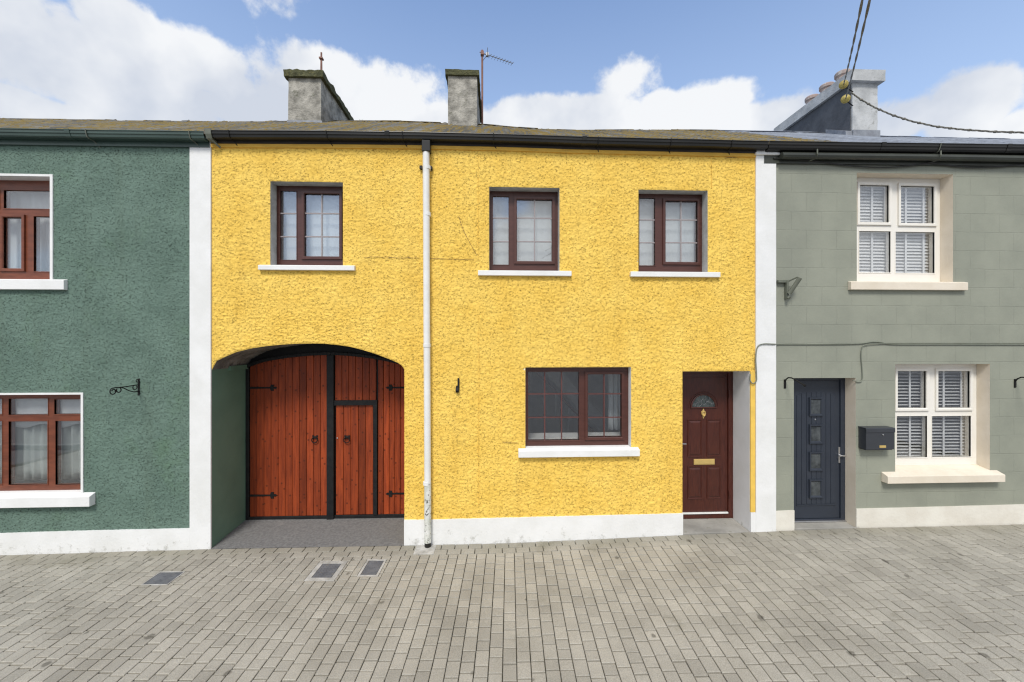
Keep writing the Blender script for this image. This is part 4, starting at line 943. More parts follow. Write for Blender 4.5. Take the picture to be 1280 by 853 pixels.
x, z = Gp(421.6, 548); MB().lathe([(.011, 0), (.011, -.008), (.006, -.01)], (x, GATE_Y + .003, z), 'y', 12).build('lock', MT['chrome'], gate)

# ---- gutter, roof, chimneys, downpipe
gutter(yh, GT_Y, XL + .01, XY1 + .10, MT['black'], MT['fascia'], [U(p, 170, -.14)[0] for p in (286, 408, 503, 617, 748, 839, 915)], fas=.116, hgt=.085)
mb = MB()
for k in range(20):
    xa, xb = XL + (XY1 - XL) * k / 20, XL + (XY1 - XL) * (k + 1) / 20; za, zb_ = interp(GT_Y, xa) - .114, interp(GT_Y, xb) - .114
    mb.add([(xa, -.027, za), (xb, -.027, zb_), (xb, -.027, zb_ - .048), (xa, -.027, za - .048), (xa, .0, za - .052), (xb, .0, zb_ - .052)], [(0, 3, 2, 1), (3, 4, 5, 2)])
mb.build('shaded_eaves_board', MT['eaveshade'], yh, recalc=False)  # smooth strip below the fascia, carries the painted eaves shade
rf, rm = roof(yh, GT_Y, RT, XL - .0, XP1 + .0, MT['roofmoss']); rm.build('ridge_tiles', MT['roofmoss'], rf)
yf, yb = 2.6, 4.35
a = UR(360.4, 98, 401.3, 152, yf); zt = a[3]
LUMP = .05; c1 = chimney(yh, a[0], a[1], yf, yb, 6.2, zt, MT['chimney'], U(380, 89.5, yf)[1] - zt - .01, MT['moss'], .06, label='wider chimney with thick mossy cap above the gateway')
MB().box(a[0] - .012, a[1] + .03, yf - .03, yf - .012, 6.86, U(380, 151.5, yf)[1]).build('flashing', MT['lead'], c1)
a2 = UR(559.8, 95.5, 596.3, 158, yf); zt2 = a2[3]
LUMP = .025; c2 = chimney(yh, a2[0], a2[1], yf, yb - .1, 6.2, zt2, MT['chimney'], U(578, 89, yf)[1] - zt2, MT['moss'], .045, label='narrower grey chimney beside the aerial pole')
px0, px1 = U(528.7, 400, -.10)[0], U(537.2, 400, -.10)[0]; pr = (px1 - px0) / 2; pc = (px0 + px1) / 2
zg = interp(GT_Y, pc) - .095; zj = U(534, 604, -.07)[1]
dp = MB().tube([(pc - .008, -.075, zg - .12), (pc - .004, -.072, 4.2), (pc, -.07, 3.0), (pc + .006, -.07, 2.0), (pc + .012, -.07, zj)], pr, 20).build('downpipe', MT['whitepipe'], yh, smooth=False)
lo = MB().tube([(pc + .012, -.07, zj), (pc + .014, -.07, gz(-1) + .06)], pr * 1.04, 14).build('worn_pipe_foot', MT['wornpipe'], dp)
MB().tube([(pc + .014, -.07, gz(-1) + .06), (pc + .014, -.07, gz(-1) + .005)], pr * .98, 14).build('pipe_shoe', MT['black'], dp)
mb = MB(); mb.box(pc - pr - .012, pc + pr + .008, -.125, -.02, zg - .14, zg + .004); mb.build('hopper', MT['black'], dp, bevel=.006)
for zc in (U(533, 432, -.07)[1], U(533, 210, -.07)[1], zj + .0, U(533, 268, -.07)[1]):
    mb = MB(); xo = pc + .002; mb.tube([(xo, -.07, zc - .022), (xo, -.07, zc + .022)], pr * 1.13, 14); mb.box(xo - pr * 1.0, xo + pr * 1.0, -.06, -.005, zc - .018, zc + .018); mb.build('pipe_collar', MT['whitepipe'], dp)
for (px_, py_) in ((526.5, 210), (539, 211)): q = U(px_, py_, -.02); MB().box(q[0] - .018, q[0] + .018, -.05, -.004, q[1] - .02, q[1] + .02).build('pipe_clip', MT['black'], dp)

# ================================================================== GREEN HOUSE
gh = empty('terraced_house', ((XL - 9) / 2, 0, gz(-6)), 'dark green roughcast house with white corner strip, left end of the row', 'house', 'terraced houses in the row')
XG0 = -8.6
g1x0 = U(-34, 280)[0]; gW1 = (g1x0, U(63.8, 280)[0], U(30, 349.5)[1], U(30, 221)[1])
g2x0 = U(-38, 550)[0]; gW2 = (g2x0, U(102.3, 550)[0], U(50, 616.5)[1], U(50, 493.6)[1])
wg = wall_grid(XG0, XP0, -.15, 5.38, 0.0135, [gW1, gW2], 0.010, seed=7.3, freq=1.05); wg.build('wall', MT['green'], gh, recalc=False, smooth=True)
shell(gh, XG0, XL, MT['interior'])
GPT = [U(*p) for p in [(0, 666), (120, 662.5), (240, 660)]]; GPT[0] = (GPT[0][0], GPT[0][1])
plinth(gh, GPT, XG0, XP0, MT['white'])
MB().box(XP0, XL - .001, -.024, 0, gz(-3.9) - .08, 5.33).build('corner_strip', MT['white'], gh, bevel=.004)
MB().box(XL - .1, XL - .001, .0008, GATE_Y + .15, gz(-3.7) - .1, ZS + .02).build('side_wall', MT['greensmooth'], gh)
MB().box(XL, XL + .035, .32, GATE_Y, ZS - .035, ZS + .03).build('ledge', MT['greensmooth'], gh)
wdw = .06
gg = .13
win = window(gh, 'upper window with dark red frame, white surround and projecting sill', gW1, gg, MT['redframe'],
    [LR(5, 238.5, 63, 261, gg), LR(5, 272.3, 28.3, 336, gg), LR(42.5, 271, 63, 339.6, gg), LR(-30, 238.5, -1, 261, gg), LR(-30, 271, -1, 339, gg)], (), None, 'glassup', 'white', UR(-50, 349.8, 79, 361.8, -.06), 'white', sashes=(1,))
MB().ring((gW1[0] - .04, gW1[1] + .035, gW1[2], gW1[3] + .03), (gW1[0] - .001, gW1[1] + .001, gW1[2] - .04, gW1[3] + .001), -.016, 0.0).build('surround', MT['white'], win)
win = window(gh, 'lower window with dark red frame and pleated nets behind', gW2, .09, MT['redframe'],
    [LR(11, 498.5, 59.8, 518.7, .09), LR(68, 499.5, 101, 518, .09), LR(11, 527, 59.3, 606, .09), LR(69.5, 526.5, 101, 606, .09), LR(-32, 499, 2.5, 518.5, .09), LR(-32, 527, 2.5, 606, .09)], (), None, 'glass', 'white', UR(-50, 622, 113, 634.5, -.07), 'white', zback=U(50, 614.5, .09)[1], sb=-.085)
MB().ring((gW2[0] - .04, gW2[1] + .028, gW2[2], gW2[3] + .026), (gW2[0] - .001, gW2[1] + .001, gW2[2] - .04, gW2[3] + .001), -.016, 0.0).build('surround', MT['white'], win)
net_curtain('net_curtain', 'plain white net behind the upper window of the green house', gW1[0], gW1[1] + .05, gW1[2] - .05, gW1[3], .30, MT['net'], pleat=.2, amp=.01)
net_curtain('net_curtain', 'pleated grey-white net behind the lower window of the green house', gW2[0], gW2[1] + .05, U(50, 600, .22)[1], U(50, 520, .22)[1], .22, MT['netgrey'], pleat=.12, amp=.028)
net_curtain('curtain_valance', 'scalloped white valance at the top of the lower window of the green house', gW2[0], gW2[1] + .05, U(50, 535, .17)[1], gW2[3], .17, MT['net'], pleat=.3, amp=.006, scallop=.05)
bl = MB().box(gW2[0], gW2[1] + .05, .33, .335, gW2[2] - .05, gW2[3] + .05).build('roller_blind', MT['net']); tag(bl, 'flat pale blind behind the pleated net of the green house lower window', 'blind'); rebase(bl, ((gW2[0] + gW2[1]) / 2, .33, gW2[2] - .05))
gutter(gh, GT_G, XG0, XL - .01, MT['greengutter'], MT['greengutter'], [U(p, 170, -.14)[0] for p in (-30, 108, 237)], fas=.15, hgt=.09, mbr=MT['olivelight'])
rf, rm = roof(gh, GT_G, RT, XG0 - 2, XL, MT['roofmoss'], 1.5); rm.build('ridge_tiles', MT['roofmoss'], rf)
mb = MB(); x = U(261.5, 170, -.15)[0]; zt_ = interp(GT_Y, x)
mb.prism_x([(-.155, zt_ + .01), (-.150, zt_ - .05), (-.13, zt_ - .10), (-.03, zt_ - .11), (-.03, zt_ - .095), (-.12, zt_ - .085), (-.138, zt_ - .045), (-.142, zt_ + .01)], x - .05, x + .02)
mb.tube([(x - .01, -.13, zt_ - .09), (x + .06, -.03, zt_ - .17)], .012, 8); mb.build('gutter_union', MT['olivelight'], gh)

# ================================================================== SAGE HOUSE
sh = empty('terraced_house', ((XP1 + 8.9) / 2, 0, gz(6)), 'sage grey-green block house with cream windows and slate-blue door', 'house', 'terraced houses in the row')
XS1 = 8.9
S1 = UR(1071, 217, 1191.5, 352.5, 0); S2 = UR(1119, 455.3, 1237.5, 589, 0); D2 = (U(992.3, 550)[0], U(1069.7, 550)[0], -.3, U(1030, 472.7)[1])
MB().slab((XP1 + .0005, XS1, -.3, 5.42), [S1, S2, D2], 0, .12).build('wall', MT['block'], sh)
shell(sh, XP1, XS1, MT['interior'])
SPT = [U(*p) for p in [(970, 638.5), (1069, 636), (1280, 630.5)]]
for (a_, b_) in ((XP1 + .001, D2[0]), (D2[1], XS1)): plinth(sh, SPT, a_, b_, MT['creamplinth'], -.012)
sg = .17
def rs(q, d=sg): return LR(*q, d)
wx = window(sh, 'upper cream window', S1, sg, MT['upvc'], [rs((1074, 232, 1110.5, 278.5)), rs((1125, 233.2, 1166.8, 279.7)), rs((1074, 289.5, 1113, 340.8)), rs((1119.5, 290.5, 1168, 341.5))], (), None, 'glassup', 'beige', UR(1064.4, 352.8, 1211, 362.5, -.06), 'beige', sashes=(0, 1), fr_th=.07)
sg2 = .16
wx2 = window(sh, 'lower cream window', S2, sg2, MT['upvc'], [rs((1121, 464, 1157, 510.3), sg2), rs((1171.5, 464, 1211.7, 510), sg2), rs((1121, 520.4, 1158.7, 572), sg2), rs((1165, 520.3, 1213.4, 571.2), sg2)], (), None, 'glass', 'beige', UR(1110, 595, 1257, 604, -.10), 'beige', sashes=(0, 1), zback=U(1170, 581, .16)[1], sb=-.10)
tp = lambda L_, yy_: [U(p, 400, yy_)[0] for p in L_]
venetian('white venetian blind in the upper cream window', S1[0] - .05, S1[1] - .02, S1[2] + .05, S1[3] - .04, sg + .10, tp([1088, 1108, 1130, 1152], sg + .10), tilt=1.0)
venetian('white venetian blind in the lower cream window', S2[0] - .05, S2[1] - .02, S2[2] + .1, S2[3] - .02, sg2 + .10, tp([1135, 1153, 1177, 1199], sg2 + .10), tilt=.25)
net_curtain('net_curtain', 'pale net behind the blind of the upper cream window', S1[0] - .05, S1[0] + .93, S1[2], S1[3], sg + .26, MT['net'], pleat=.12, amp=.015)
# door
dd = .17; zb0 = U(1025, 652, dd)[1]; zt0 = D2[3]
mb = MB(); mb.prism_x([(-.016, gz(4.6) - .06), (-.016, gz(4.6) + .008), (dd - .01, zb0 - .004), (dd + .1, zb0 - .004), (dd + .1, gz(4.6) - .06)], D2[0] + .0035, D2[1] - .0035); mb.build('doorstep', MT['concrete'], sh, bevel=.005)
mb = MB(); e = .001; mb.box(D2[0] - .03, D2[0] + e, .002, dd - .001, gz(4.6) - .05, zt0 - e); mb.box(D2[1] - e, D2[1] + .03, .002, dd - .001, gz(4.6) - .05, zt0 - e); mb.box(D2[0] - .03, D2[1] + .03, .002, dd - .001, zt0 - e, zt0 + .03); mb.build('door_reveal', MT['beige'], sh)
door = empty('door', (0, 0, 0), '', '')
for k in ('label', 'category'): del door[k]
door.parent = sh; door.location = Vector(((D2[0] + D2[1]) / 2, dd, zb0)) - sh.location; door['label'] = 'dark slate-blue door with four small square lights'
fx0, fx1 = D2[0] + .002, D2[1] - .002; lx0, lx1 = fx0 + .055, U(1051, 550, dd)[0]; lz0, lz1 = zb0 + .035, zt0 - .05
MB().slab((fx0, fx1, zb0 + .02, zt0), [(lx0, lx1, lz0, lz1)], dd, dd + .07).build('door_frame', MT['doornavy'], door, bevel=.003)
MB().box(fx0 + .001, fx1 - .001, dd - .03, dd + .07, zb0, zb0 + .019).build('threshold', MT['chrome'], door, bevel=.003)
MB().box(lx0 + .003, lx1 - .003, dd + .018, dd + .06, lz0 + .003, lz1 - .003).build('door_leaf', MT['doornavy'], door, bevel=.003)
yl = dd + .018; q0, q1 = U(995.5, 550, yl)[0], U(1044, 550, yl)[0]; zpb = U(1020, 630, yl)[1]; zpt = U(1020, 490.5, yl)[1]
q0 = max(q0, lx0 + .02)
mb = MB(); nb = 8; wd = (q1 - q0) / nb
def topc(x): u = (x - (q0 + q1) / 2) / ((q1 - q0) / 2); return zpt - .035 * u * u * u * u - .012 * u * u
for k in range(nb):
    a_, b_ = q0 + wd * k + .003, q0 + wd * (k + 1) - .003
    mb.prism_y([(a_, zpb), (b_, zpb), (b_, topc(b_)), (a_, topc(a_))], yl - .006, yl + .001)
mb.prism_y([(q0 - .004, zpb - .022), (q1 + .004, zpb - .022), (q1 + .004, zpb - .006), (q0 - .004, zpb - .006)], yl - .010, yl + .001)
mb.build('door_panel', MT['doornavy'], door, bevel=.0015)
for (pa, pb) in ((497.6, 519.6), (531.4, 554), (565.7, 588), (600, 622)):
    r = UR(1011.8, pa, 1027.8, pb, yl - .01); mb = MB(); mb.ring((r[0] - .008, r[1] + .008, r[2] - .008, r[3] + .008), (r[0] + .026, r[1] - .026, r[2] + .026, r[3] - .026), yl - .026, yl - .006, .014)
    p_ = mb.build('door_light', MT['doornavy'], door); MB().box(r[0] + .02, r[1] - .02, yl - .0085, yl - .0065, r[2] + .02, r[3] - .02).build('pane', mat('obscure_pane', (0.085, 0.095, 0.10), .12, (0.03, 0.035, 0.038), 9, bump=.3, bscale=30), p_)
hx, hz_ = U(1049, 568.8, yl); mb = MB(); mb.box(hx - .018, hx + .018, yl - .01, yl, hz_ - .115, hz_ + .115); mb.tube([(hx, yl, hz_), (hx, yl - .05, hz_), (hx - .02, yl - .055, hz_), (hx - .05, yl - .055, hz_)], .01, 8); mb.tube([(hx, yl - .055, hz_), (hx + .045, yl - .055, hz_)], .01, 8); mb.build('handle', MT['chrome'], door, bevel=.003)
q = U(1018.9, 524.5, yl - .006); MB().lathe([(.01, 0), (.01, -.005), (.005, -.006)], (q[0], yl - .006, q[1]), 'y', 12).build('peephole', MT['chrome'], door)

gutter(sh, GT_S, XY1 + .11, XS1, MT['black'], MT['olivegutter'], [U(p, 175, -.14)[0] for p in (1175, 1290)], fas=.25, mbr=MT['olivelight'], hgt=.10)
# older sage gutter run slung beneath
mb = MB(); P = [(x, -.085, interp(GT_S, x) - .168) for x in (XP1 + .03, 5.0, 6.4, XS1)]; mb.tube(P, .045, 10); mb.build('eaves_pipe', MT['olivegutter'], sh)
for p in (1021, 1175):
    x = U(p, 190, -.13)[0]; z = interp(GT_S, x); MB().tube([(x, -.14, z - .10), (x, -.14, z - .16), (x + .02, -.10, z - .20), (x - .03, -.04, z - .215)], .009, 6).build('pipe_hanger', MT['olivelight'], sh)
# roof: mossy part up to the chimney, then blue slates
XM = U(1068, 180, EAVE_Y)[0]
rf, rm = roof(sh, GT_S, RT, XP1, XM, MT['roofmoss']); rm.build('ridge_tiles', MT['roofmoss'], rf)
rf, rm = roof(sh, GT_S, RT, XM, XS1 + 4.5, MT['roofslate'], .25); rm.build('ridge_tiles', MT['lead'], rf)
a3 = UR(1065.6, 104, 1097, 172, yf); zt3 = a3[3]; LUMP = .012
c3 = chimney(sh, a3[0], a3[1], yf, 4.75, 6.2, zt3, MT['chimneygrey'], U(1080, 90.5, yf)[1] - zt3, MT['chimneygrey'], .085, label='broad chimney with three clay pots and dark slate-hung left side')
MB().box(a3[0] - .022, a3[0] - .009, yf + .03, 4.74, 6.25, zt3 - .01).build('slate_cladding', MT['slateside'], c3)
MB().box(a3[0] - .01, a3[1] + .03, yf - .03, yf - .009, 6.3, U(1080, 163.5, yf)[1]).build('flashing', MT['lead'], c3)
mb = MB(); mb.prism_x([(yf - .1, 6.3), (yf + .0, 7.06), (yf + .5, 7.35), (yf + .5, 6.5)], a3[0] - .15, a3[0] - .012); mb.build('flashing', MT['lead'], c3)
ct = U(1080, 90.5, yf)[1]; xc = (a3[0] + a3[1]) / 2 - .0
for (yy_, py) in ((3.1, 86.5), (3.52, 103), (3.95, 118.5)):
    zt_ = U(1034, py, yy_)[1]; r_ = .14; h_ = min(.42, zt_ - ct - .07); 
    MB().lathe([(r_ * .86, -.02), (r_ * .88, h_ * .70), (r_ * 1.06, h_ * .74), (r_ * 1.08, h_ * .93), (r_ * .98, h_), (r_ * .78, h_), (r_ * .76, h_ * .3)], (xc - .03, yy_, ct), 'z', 20).build('chimney_pot', MT['pot'], c3, smooth=False)

# ================================================================== THINGS ON THE WALLS
def T(mb, name, m, label, cat, base, **k):
    o = mb.build(name, m, **k); tag(o, label, cat); rebase(o, base); return o
# mailbox
r = UR(1083.5, 535.5, 1118.8, 563.5, -.13); x0, x1, z0, z1 = r
mbx = empty('mailbox', ((x0 + x1) / 2, 0, z0), 'small dark grey wall mailbox between the slate-blue door and the cream window', 'mailbox')
MB().prism_x([(-.002, z0 + .012), (-.002, z1), (-.118, z1 - .004), (-.122, z1 - .06), (-.122, z0 + .012)], x0, x1).build('box_body', MT['boxgrey'], mbx, bevel=.004)
MB().prism_x([(-.002, z1 + .004), (-.118, z1 + .002), (-.130, z1 - .006), (-.130, z1 - .060), (-.124, z1 - .060), (-.119, z1 - .006), (-.002, z1 - .003)], x0 - .006, x1 + .006).build('flap', MT['boxgrey'], mbx, bevel=.002)
MB().box(x0 + .01, x1 - .01, -.1, -.01, z0, z0 + .012).build('base', MT['boxgrey'], mbx)
q = U(1103.5, 543.5, -.125); MB().lathe([(.010, 0), (.010, -.008), (.004, -.010)], (q[0], -.124, q[1]), 'y', 12).build('lock', MT['chrome'], mbx)
q = UR(1099.5, 557, 1107.5, 560, -.125); MB().box(q[0], q[1], -.126, -.122, q[2], q[3]).build('name_plate', MT['brass'], mbx)

def arc_pts(cy, cz, r, a0, a1, n=10): return [(cy + r * math.cos(a0 + (a1 - a0) * k / n), cz + r * math.sin(a0 + (a1 - a0) * k / n)) for k in range(n + 1)]
# scroll bracket on the green wall (a plate and an arm that comes out from the wall)
gx_, gz0 = U(173.4, 495, -.01); _, gz1 = U(173.4, 473, -.01); zm = (gz0 + gz1) / 2
br = empty('hanging_bracket', (gx_, 0, gz0), 'black wrought-iron scroll bracket on the green wall', 'bracket')
MB().prism_x([(-.004, gz0), (-.014, gz0 + .01), (-.014, gz1 - .02), (-.004, gz1)], gx_ - .011, gx_ + .011).build('wall_plate', MT['iron'], br)
mb = MB(); t_ = lambda pts, r=.0065: mb.tube([(gx_, y, z) for y, z in pts], r, 6)
za = zm + .03
t_([(-.014, za), (-.2, za - .005), (-.33, za - .002)] + arc_pts(-.36, za - .04, .038, math.pi * .6, math.pi * 1.9) + arc_pts(-.352, za - .04, .022, math.pi * 1.9, math.pi * 3.0)); 
t_([(-.014, zm - .055), (-.08, zm - .055), (-.15, zm - .03), (-.22, za - .02), (-.26, za - .004)] + arc_pts(-.285, za - .035, .03, math.pi * .35, -math.pi * 1.2))
t_([(-.014, za)] + arc_pts(-.065, za - .028, .03, math.pi * .5, math.pi * 2.2), .0055)
t_(arc_pts(-.03, gz1 - .03, .018, 0, math.pi * 1.5), .005)
mb.build('scroll_arm', MT['iron'], br)
# small bracket stub on the yellow wall
q0_, q1_ = U(573, 473, -.03), U(573, 491, -.03)
br = empty('wall_hook', (q0_[0], 0, q1_[1]), 'small black bracket stub on the yellow wall right of the downpipe', 'bracket')
MB().box(q0_[0] - .012, q0_[0] + .012, -.03, -.008, q1_[1] + .05, q0_[1]).build('strap', MT['iron'], br)
MB().prism_x([(-.01, q1_[1] + .09), (-.05, q1_[1] + .07), (-.07, q1_[1] + .03), (-.05, q1_[1]), (-.01, q1_[1] + .01)], q0_[0] - .035, q0_[0] + .008).build('stub', MT['iron'], br, bevel=.006)
def hook(px, py0, py1, label, m, reach=.36):
    x, zb_ = U(px, py1, -.01); zt_ = U(px, py0, -.01)[1]
    r = empty('wall_hook', (x, 0, zb_), label, 'hook', 'curved hooks on the sage house wall')
    MB().prism_x([(-.001, zb_), (-.010, zb_ + .006), (-.010, zt_ - .006), (-.001, zt_)], x - .014, x + .014).build('wall_plate', m, r)
    mb = MB(); mb.tube([(x, -.008, zt_ - .03), (x, -.03, zt_ + .005), (x, -.07, zt_ + .03), (x, -.13, zt_ + .032), (x, -.20, zt_ + .012), (x, -reach, zt_ - .045)], .009, 8); mb.build('hook_arm', m, r)
    mb = MB(); mb.lathe([(.012, -.015), (.018, 0), (.012, .015)], (x, -reach, zt_ - .045), 'y', 10); mb.build('hook_end', m, r)
hook(981.5, 474.5, 486, 'curved black hook over the top left corner of the slate-blue door', MT['iron'])
hook(1269.5, 474, 485, 'curved black hook at the right edge of the sage wall, beyond the lower cream window', MT['iron'], .3)
# stay bracket
x, z = U(971, 351, -.02); br = empty('cable_bracket', (x + .1, 0, U(985, 374)[1]), 'grey-green metal cable bracket below eaves left of the upper cream window', 'bracket')
P = lambda px, py, y: (U(px, py, y)[0], y, U(px, py, y)[1])
mb = MB(); a_, b_ = P(971, 352, -.015), P(986, 352, -.05); mb.box(a_[0], b_[0], -.05, -.004, a_[2] - .02, a_[2] + .015); v_ = P(984.5, 352, -.05); e_ = P(984.5, 374, -.05); mb.box(v_[0] - .014, v_[0] + .014, -.055, -.004, e_[2], v_[2] + .01); mb.build('angle_iron', MT['olivelight'], br, bevel=.002)
mb = MB(); mb.tube([P(986.5, 367.5, -.07), P(1000, 347.5, -.16)], .028, 12); mb.tube([P(985, 352, -.04), P(997, 346.5, -.14)], .01, 6); mb.build('arm', MT['olivelight'], br)
MB().tube([P(985, 372, -.06), P(987, 373, -.08)], .02, 10).build('bolt', MT['olivelight'], br)

# cables
def cable(name, pts, r, m, label, base=None, n=8, sub=8, jit=0):
    P = [Vector(p) for p in pts]; out = []
    for k in range(len(P) - 1):
        p0, p1, p2, p3 = P[max(k - 1, 0)], P[k], P[k + 1], P[min(k + 2, len(P) - 1)]
        for j in range(sub):
            t = j / sub; out.append(.5 * ((2 * p1) + (p2 - p0) * t + (2 * p0 - 5 * p1 + 4 * p2 - p3) * t * t + (-p0 + 3 * p1 - 3 * p2 + p3) * t ** 3))
    out.append(P[-1]); o = MB().tube(out, r, n).build(name, m, smooth=True)
    tag(o, label, 'cable'); return rebase(o, base or pts[0]), out
wcb = [P(938, 468, -.012), P(937.5, 475, -.02), P(941, 479.5, -.04), P(945.5, 476, -.042), P(945.5, 466, -.042), P(944.8, 447, -.042), P(947, 434, -.042), P(954, 430.2, -.042), P(968, 430.4, -.04), P(975, 430.6, -.012), P(1020, 430.6, -.012), P(1060, 430.2, -.012), P(1078, 429.4, -.012), P(1090, 427.6, -.014), P(1102, 428.2, -.014), P(1118, 430.6, -.012), P(1200, 430.8, -.012), P(1280, 431, -.012), P(1340, 431, -.012)]
cable('wall_cable', wcb, .0075, MT['cable'], 'grey-green cable clipped across the sage wall, looping down at the yellow corner')
cable('wall_cable', [P(1066, 475.5, -.012), P(1072, 477.5, -.014), P(1077.5, 476, -.014), P(1078, 466, -.014), P(1076.5, 446, -.014), P(1077.5, 436, -.016), P(1081, 431.5, -.02), P(1096, 429.8, -.018), P(1130, 429.2, -.016), P(1200, 429.2, -.016), P(1340, 429.4, -.016)], .006, MT['cable'], 'thinner cable dropping to the top right corner of the slate-blue door')
ec = [P(967, 198, -.045), P(1011, 201, -.04), P(1058, 207, -.03), P(1102, 209.4, -.03), P(1140, 207, -.035), P(1165, 203, -.05), P(1174, 200, -.06)]
cable('eaves_cable', ec, .010, MT['cabledark'], 'dark cable sagging under the sage house eaves, between corner strip and window middle')
cable('eaves_cable', [P(1160, 203.5, -.05), P(1185, 207, -.03), P(1218, 209.4, -.03), P(1255, 208, -.035), P(1300, 203, -.04)], .010, MT['cabledark'], 'dark cable sagging under the sage house eaves, right of the upper cream window')
def strand(pa, pb, yb_, label, ya=2.46):
    A = Vector(P(*pa, ya)); B = Vector(P(*pb, yb_)); d = B - A; pts = []
    for t in (0, .25, .5, .75, 1.0, 1.3, 1.7): q = A + d * t; pts.append((q.x, q.y, q.z - .10 * (1 - (2 * min(t, 1.7) / 1.7 - 1) ** 2)))
    root = empty('overhead_cable', A, label, 'cable', None)
    V = [Vector(p) for p in pts]
    for ph in (0, math.pi):
        out = []
        for k in range(len(V) - 1):
            for j in range(40):
                s = k + j / 40; c_ = V[k].lerp(V[k + 1], j / 40); a_ = s * 7 + ph; out.append(c_ + Vector((math.cos(a_) * .006, 0, math.sin(a_) * .006)))
        MB().tube(out, .0075, 6).build('cable_strand', MT['cabletwist'], root)
    # insulator: stack of ribbed discs
    dn = d.normalized(); mb = MB(); base = A
    prof = [(.02, -.10), (.05, -.09), (.03, -.07), (.07, -.055), (.035, -.035), (.08, -.015), (.04, .005), (.08, .03), (.035, .05), (.06, .07), (.02, .09)]
    mb.tube([base + dn * h for r_, h in prof], [r_ for r_, h in prof], 12); mb.build('insulator', MT['insul'], root)
    MB().tube([base + dn * -.09, Vector((a3[0] + .02, yf + .01, base.z - .05))], .012, 6).build('tie', MT['iron'], root)
strand((1057, 124), (1084.5, 0), -1.6, 'right-hand overhead cable rising from the lower yellow insulator on the chimney')
strand((1054.5, 106), (1075.5, 0), -1.6, 'left-hand overhead cable rising from the upper yellow insulator on the chimney')
V = [P(1064, 116, 2.5), P(1075, 124, 2.4), P(1093, 134.5, 2.2), P(1115, 144, 2.0), P(1140, 152, 1.8), P(1170, 158.5, 1.6), P(1200, 162, 1.4), P(1240, 164.8, 1.1), P(1280, 166, .8), P(1340, 166, .4)]
root = empty('overhead_cable', V[0], 'knotted twisted cable sagging from the chimney to the right edge', 'cable')
Pv = [Vector(p) for p in V]
for ph in (0, 2.1, 4.2):
    out = []
    for k in range(len(Pv) - 1):
        for j in range(10):
            c_ = Pv[k].lerp(Pv[k + 1], j / 10); s = (k + j / 10) * 8 + ph; out.append(c_ + Vector((0, math.cos(s) * .010, math.sin(s) * .010)))
    MB().tube(out, .007, 6).build('cable_strand', MT['cabletwist'], root)
for k in range(1, 9):
    for f in ((.1, .6) if k % 2 else (.3,)):
        c_ = Pv[k].lerp(Pv[min(k + 1, len(Pv) - 1)], f); MB().lathe([(.008, -.03), (.021, -.02), (.023, .015), (.008, .03)], c_, 'x', 8).build('cable_tie', MT['cabletwist'], root)

# aerials
px_, pz_ = U(602.8, 63, 3.45); zb_ = 7.1
ae = empty('television_aerial', (px_, 3.45, zb_), 'rusty pole with thin television aerial beside the narrower chimney', 'aerial')
MB().tube([(px_, 3.45, zb_), (px_, 3.45, pz_)], .022, 10).build('pole', MT['rust'], ae)
A = Vector((px_, 3.42, U(602, 66.5, 3.42)[1])); e_ = U(641, 79.5, 3.8); B = Vector((e_[0], 3.8, e_[1]))
mb = MB(); mb.tube([A - (B - A) * .08, B], .009, 6); mb.build('boom', MT['alu'], ae)
dn = (B - A).normalized(); side = dn.cross(Vector((0, 0, 1))).normalized(); upv = side.cross(dn)
for k in range(9):
    c_ = A.lerp(B, .25 + .092 * k); MB().tube([c_ - side * .07 - upv * .012, c_ + upv * .008, c_ + side * .07 - upv * .012], .0045, 5).build('aerial_element', MT['alu'], ae)
c_ = A.lerp(B, .16); mb = MB()
for s in (-1, 1):
    for h in (-.07, 0.07): mb.tube([c_, c_ + side * .12 * s + upv * h + dn * -.05], .006, 5)
mb.box(c_.x - .03, c_.x + .03, c_.y - .03, c_.y + .03, c_.z - .035, c_.z + .035); mb.build('reflector', MT['alu'], ae)
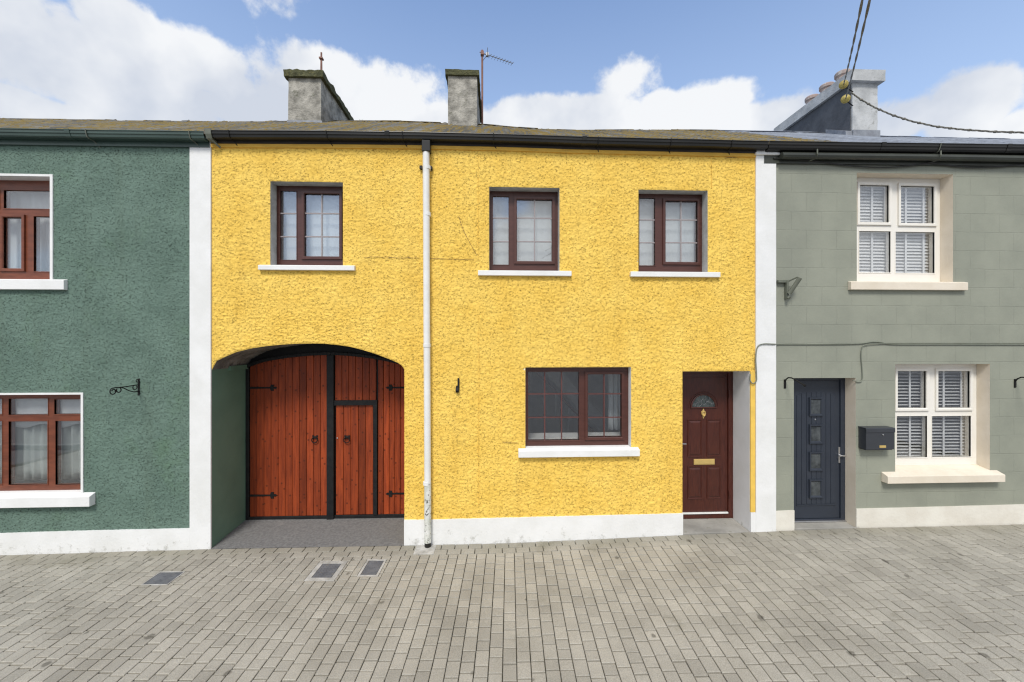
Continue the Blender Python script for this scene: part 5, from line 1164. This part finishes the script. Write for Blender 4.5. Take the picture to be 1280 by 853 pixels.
MB().box(px_ - .035, px_ + .035, 3.40, 3.475, A.z - .04, A.z + .04).build('clamp', MT['rust'], ae)
px_, pz_ = U(401.7, 66, 3.0); zc_ = U(380, 89.5, yf)[1]
ae = empty('aerial_mast', (px_, 3.0, zc_), 'short rusty mast stub on top of the wide mossy chimney', 'mast')
MB().tube([(px_, 3.0, zc_ - .1), (px_, 3.0, pz_)], [.028, .018], 8).build('pole', MT['rust'], ae)
mb = MB(); mb.box(px_ - .05, px_ + .045, 2.97, 3.03, zc_ + .13, zc_ + .17); mb.box(px_ - .07, px_ - .02, 2.96, 3.04, zc_ + .03, zc_ + .09); mb.box(px_ - .035, px_ + .035, 2.96, 3.04, pz_ - .14, pz_ - .11); mb.build('clamp', MT['rust'], ae)

# square gully cover at the downpipe's foot
x, y = pv((G1[0] + G1[1]) / 2, (G1[2] + G1[3]) / 2)
r = MB(); r.box(pc - .14, pc + .12, -.25, -.0255, gz(-1) - .03, gz(-1) + .0035); o = r.build('drain_slab', MT['surround'], bevel=.004); tag(o, 'small pale concrete drain slab at the foot of the white downpipe', 'drain cover'); rebase(o, (pc, -.13, gz(-1)))
# tufts of weed and chimney-top grass
def tuft(x, y, z, label, n=14, h=.06):
    mb = MB(); rr = random.Random(int(x * 1000)); 
    for k in range(n):
        a = rr.uniform(0, 6.28); l = rr.uniform(.4, 1) * h; w_ = .003; dx_, dy_ = math.cos(a) * l * .6, math.sin(a) * l * .6
        mb.add([(x - w_, y, z), (x + w_, y, z), (x + dx_ * .5 + w_ * .7, y + dy_ * .5, z + l * .8), (x + dx_ * .5 - w_ * .7, y + dy_ * .5, z + l * .8), (x + dx_, y + dy_, z + l)], [(0, 1, 2, 3), (3, 2, 4)])
    o = mb.build('weed_tuft', mat('weed_green', (.10, .14, .05), .8), recalc=False); tag(o, label, 'weed'); rebase(o, (x, y, z))
q = U(449, 150, 3.2); tuft(q[0], 3.3, q[1] - .01, 'weed tuft on the ridge right of the wide mossy chimney', 16, .10)
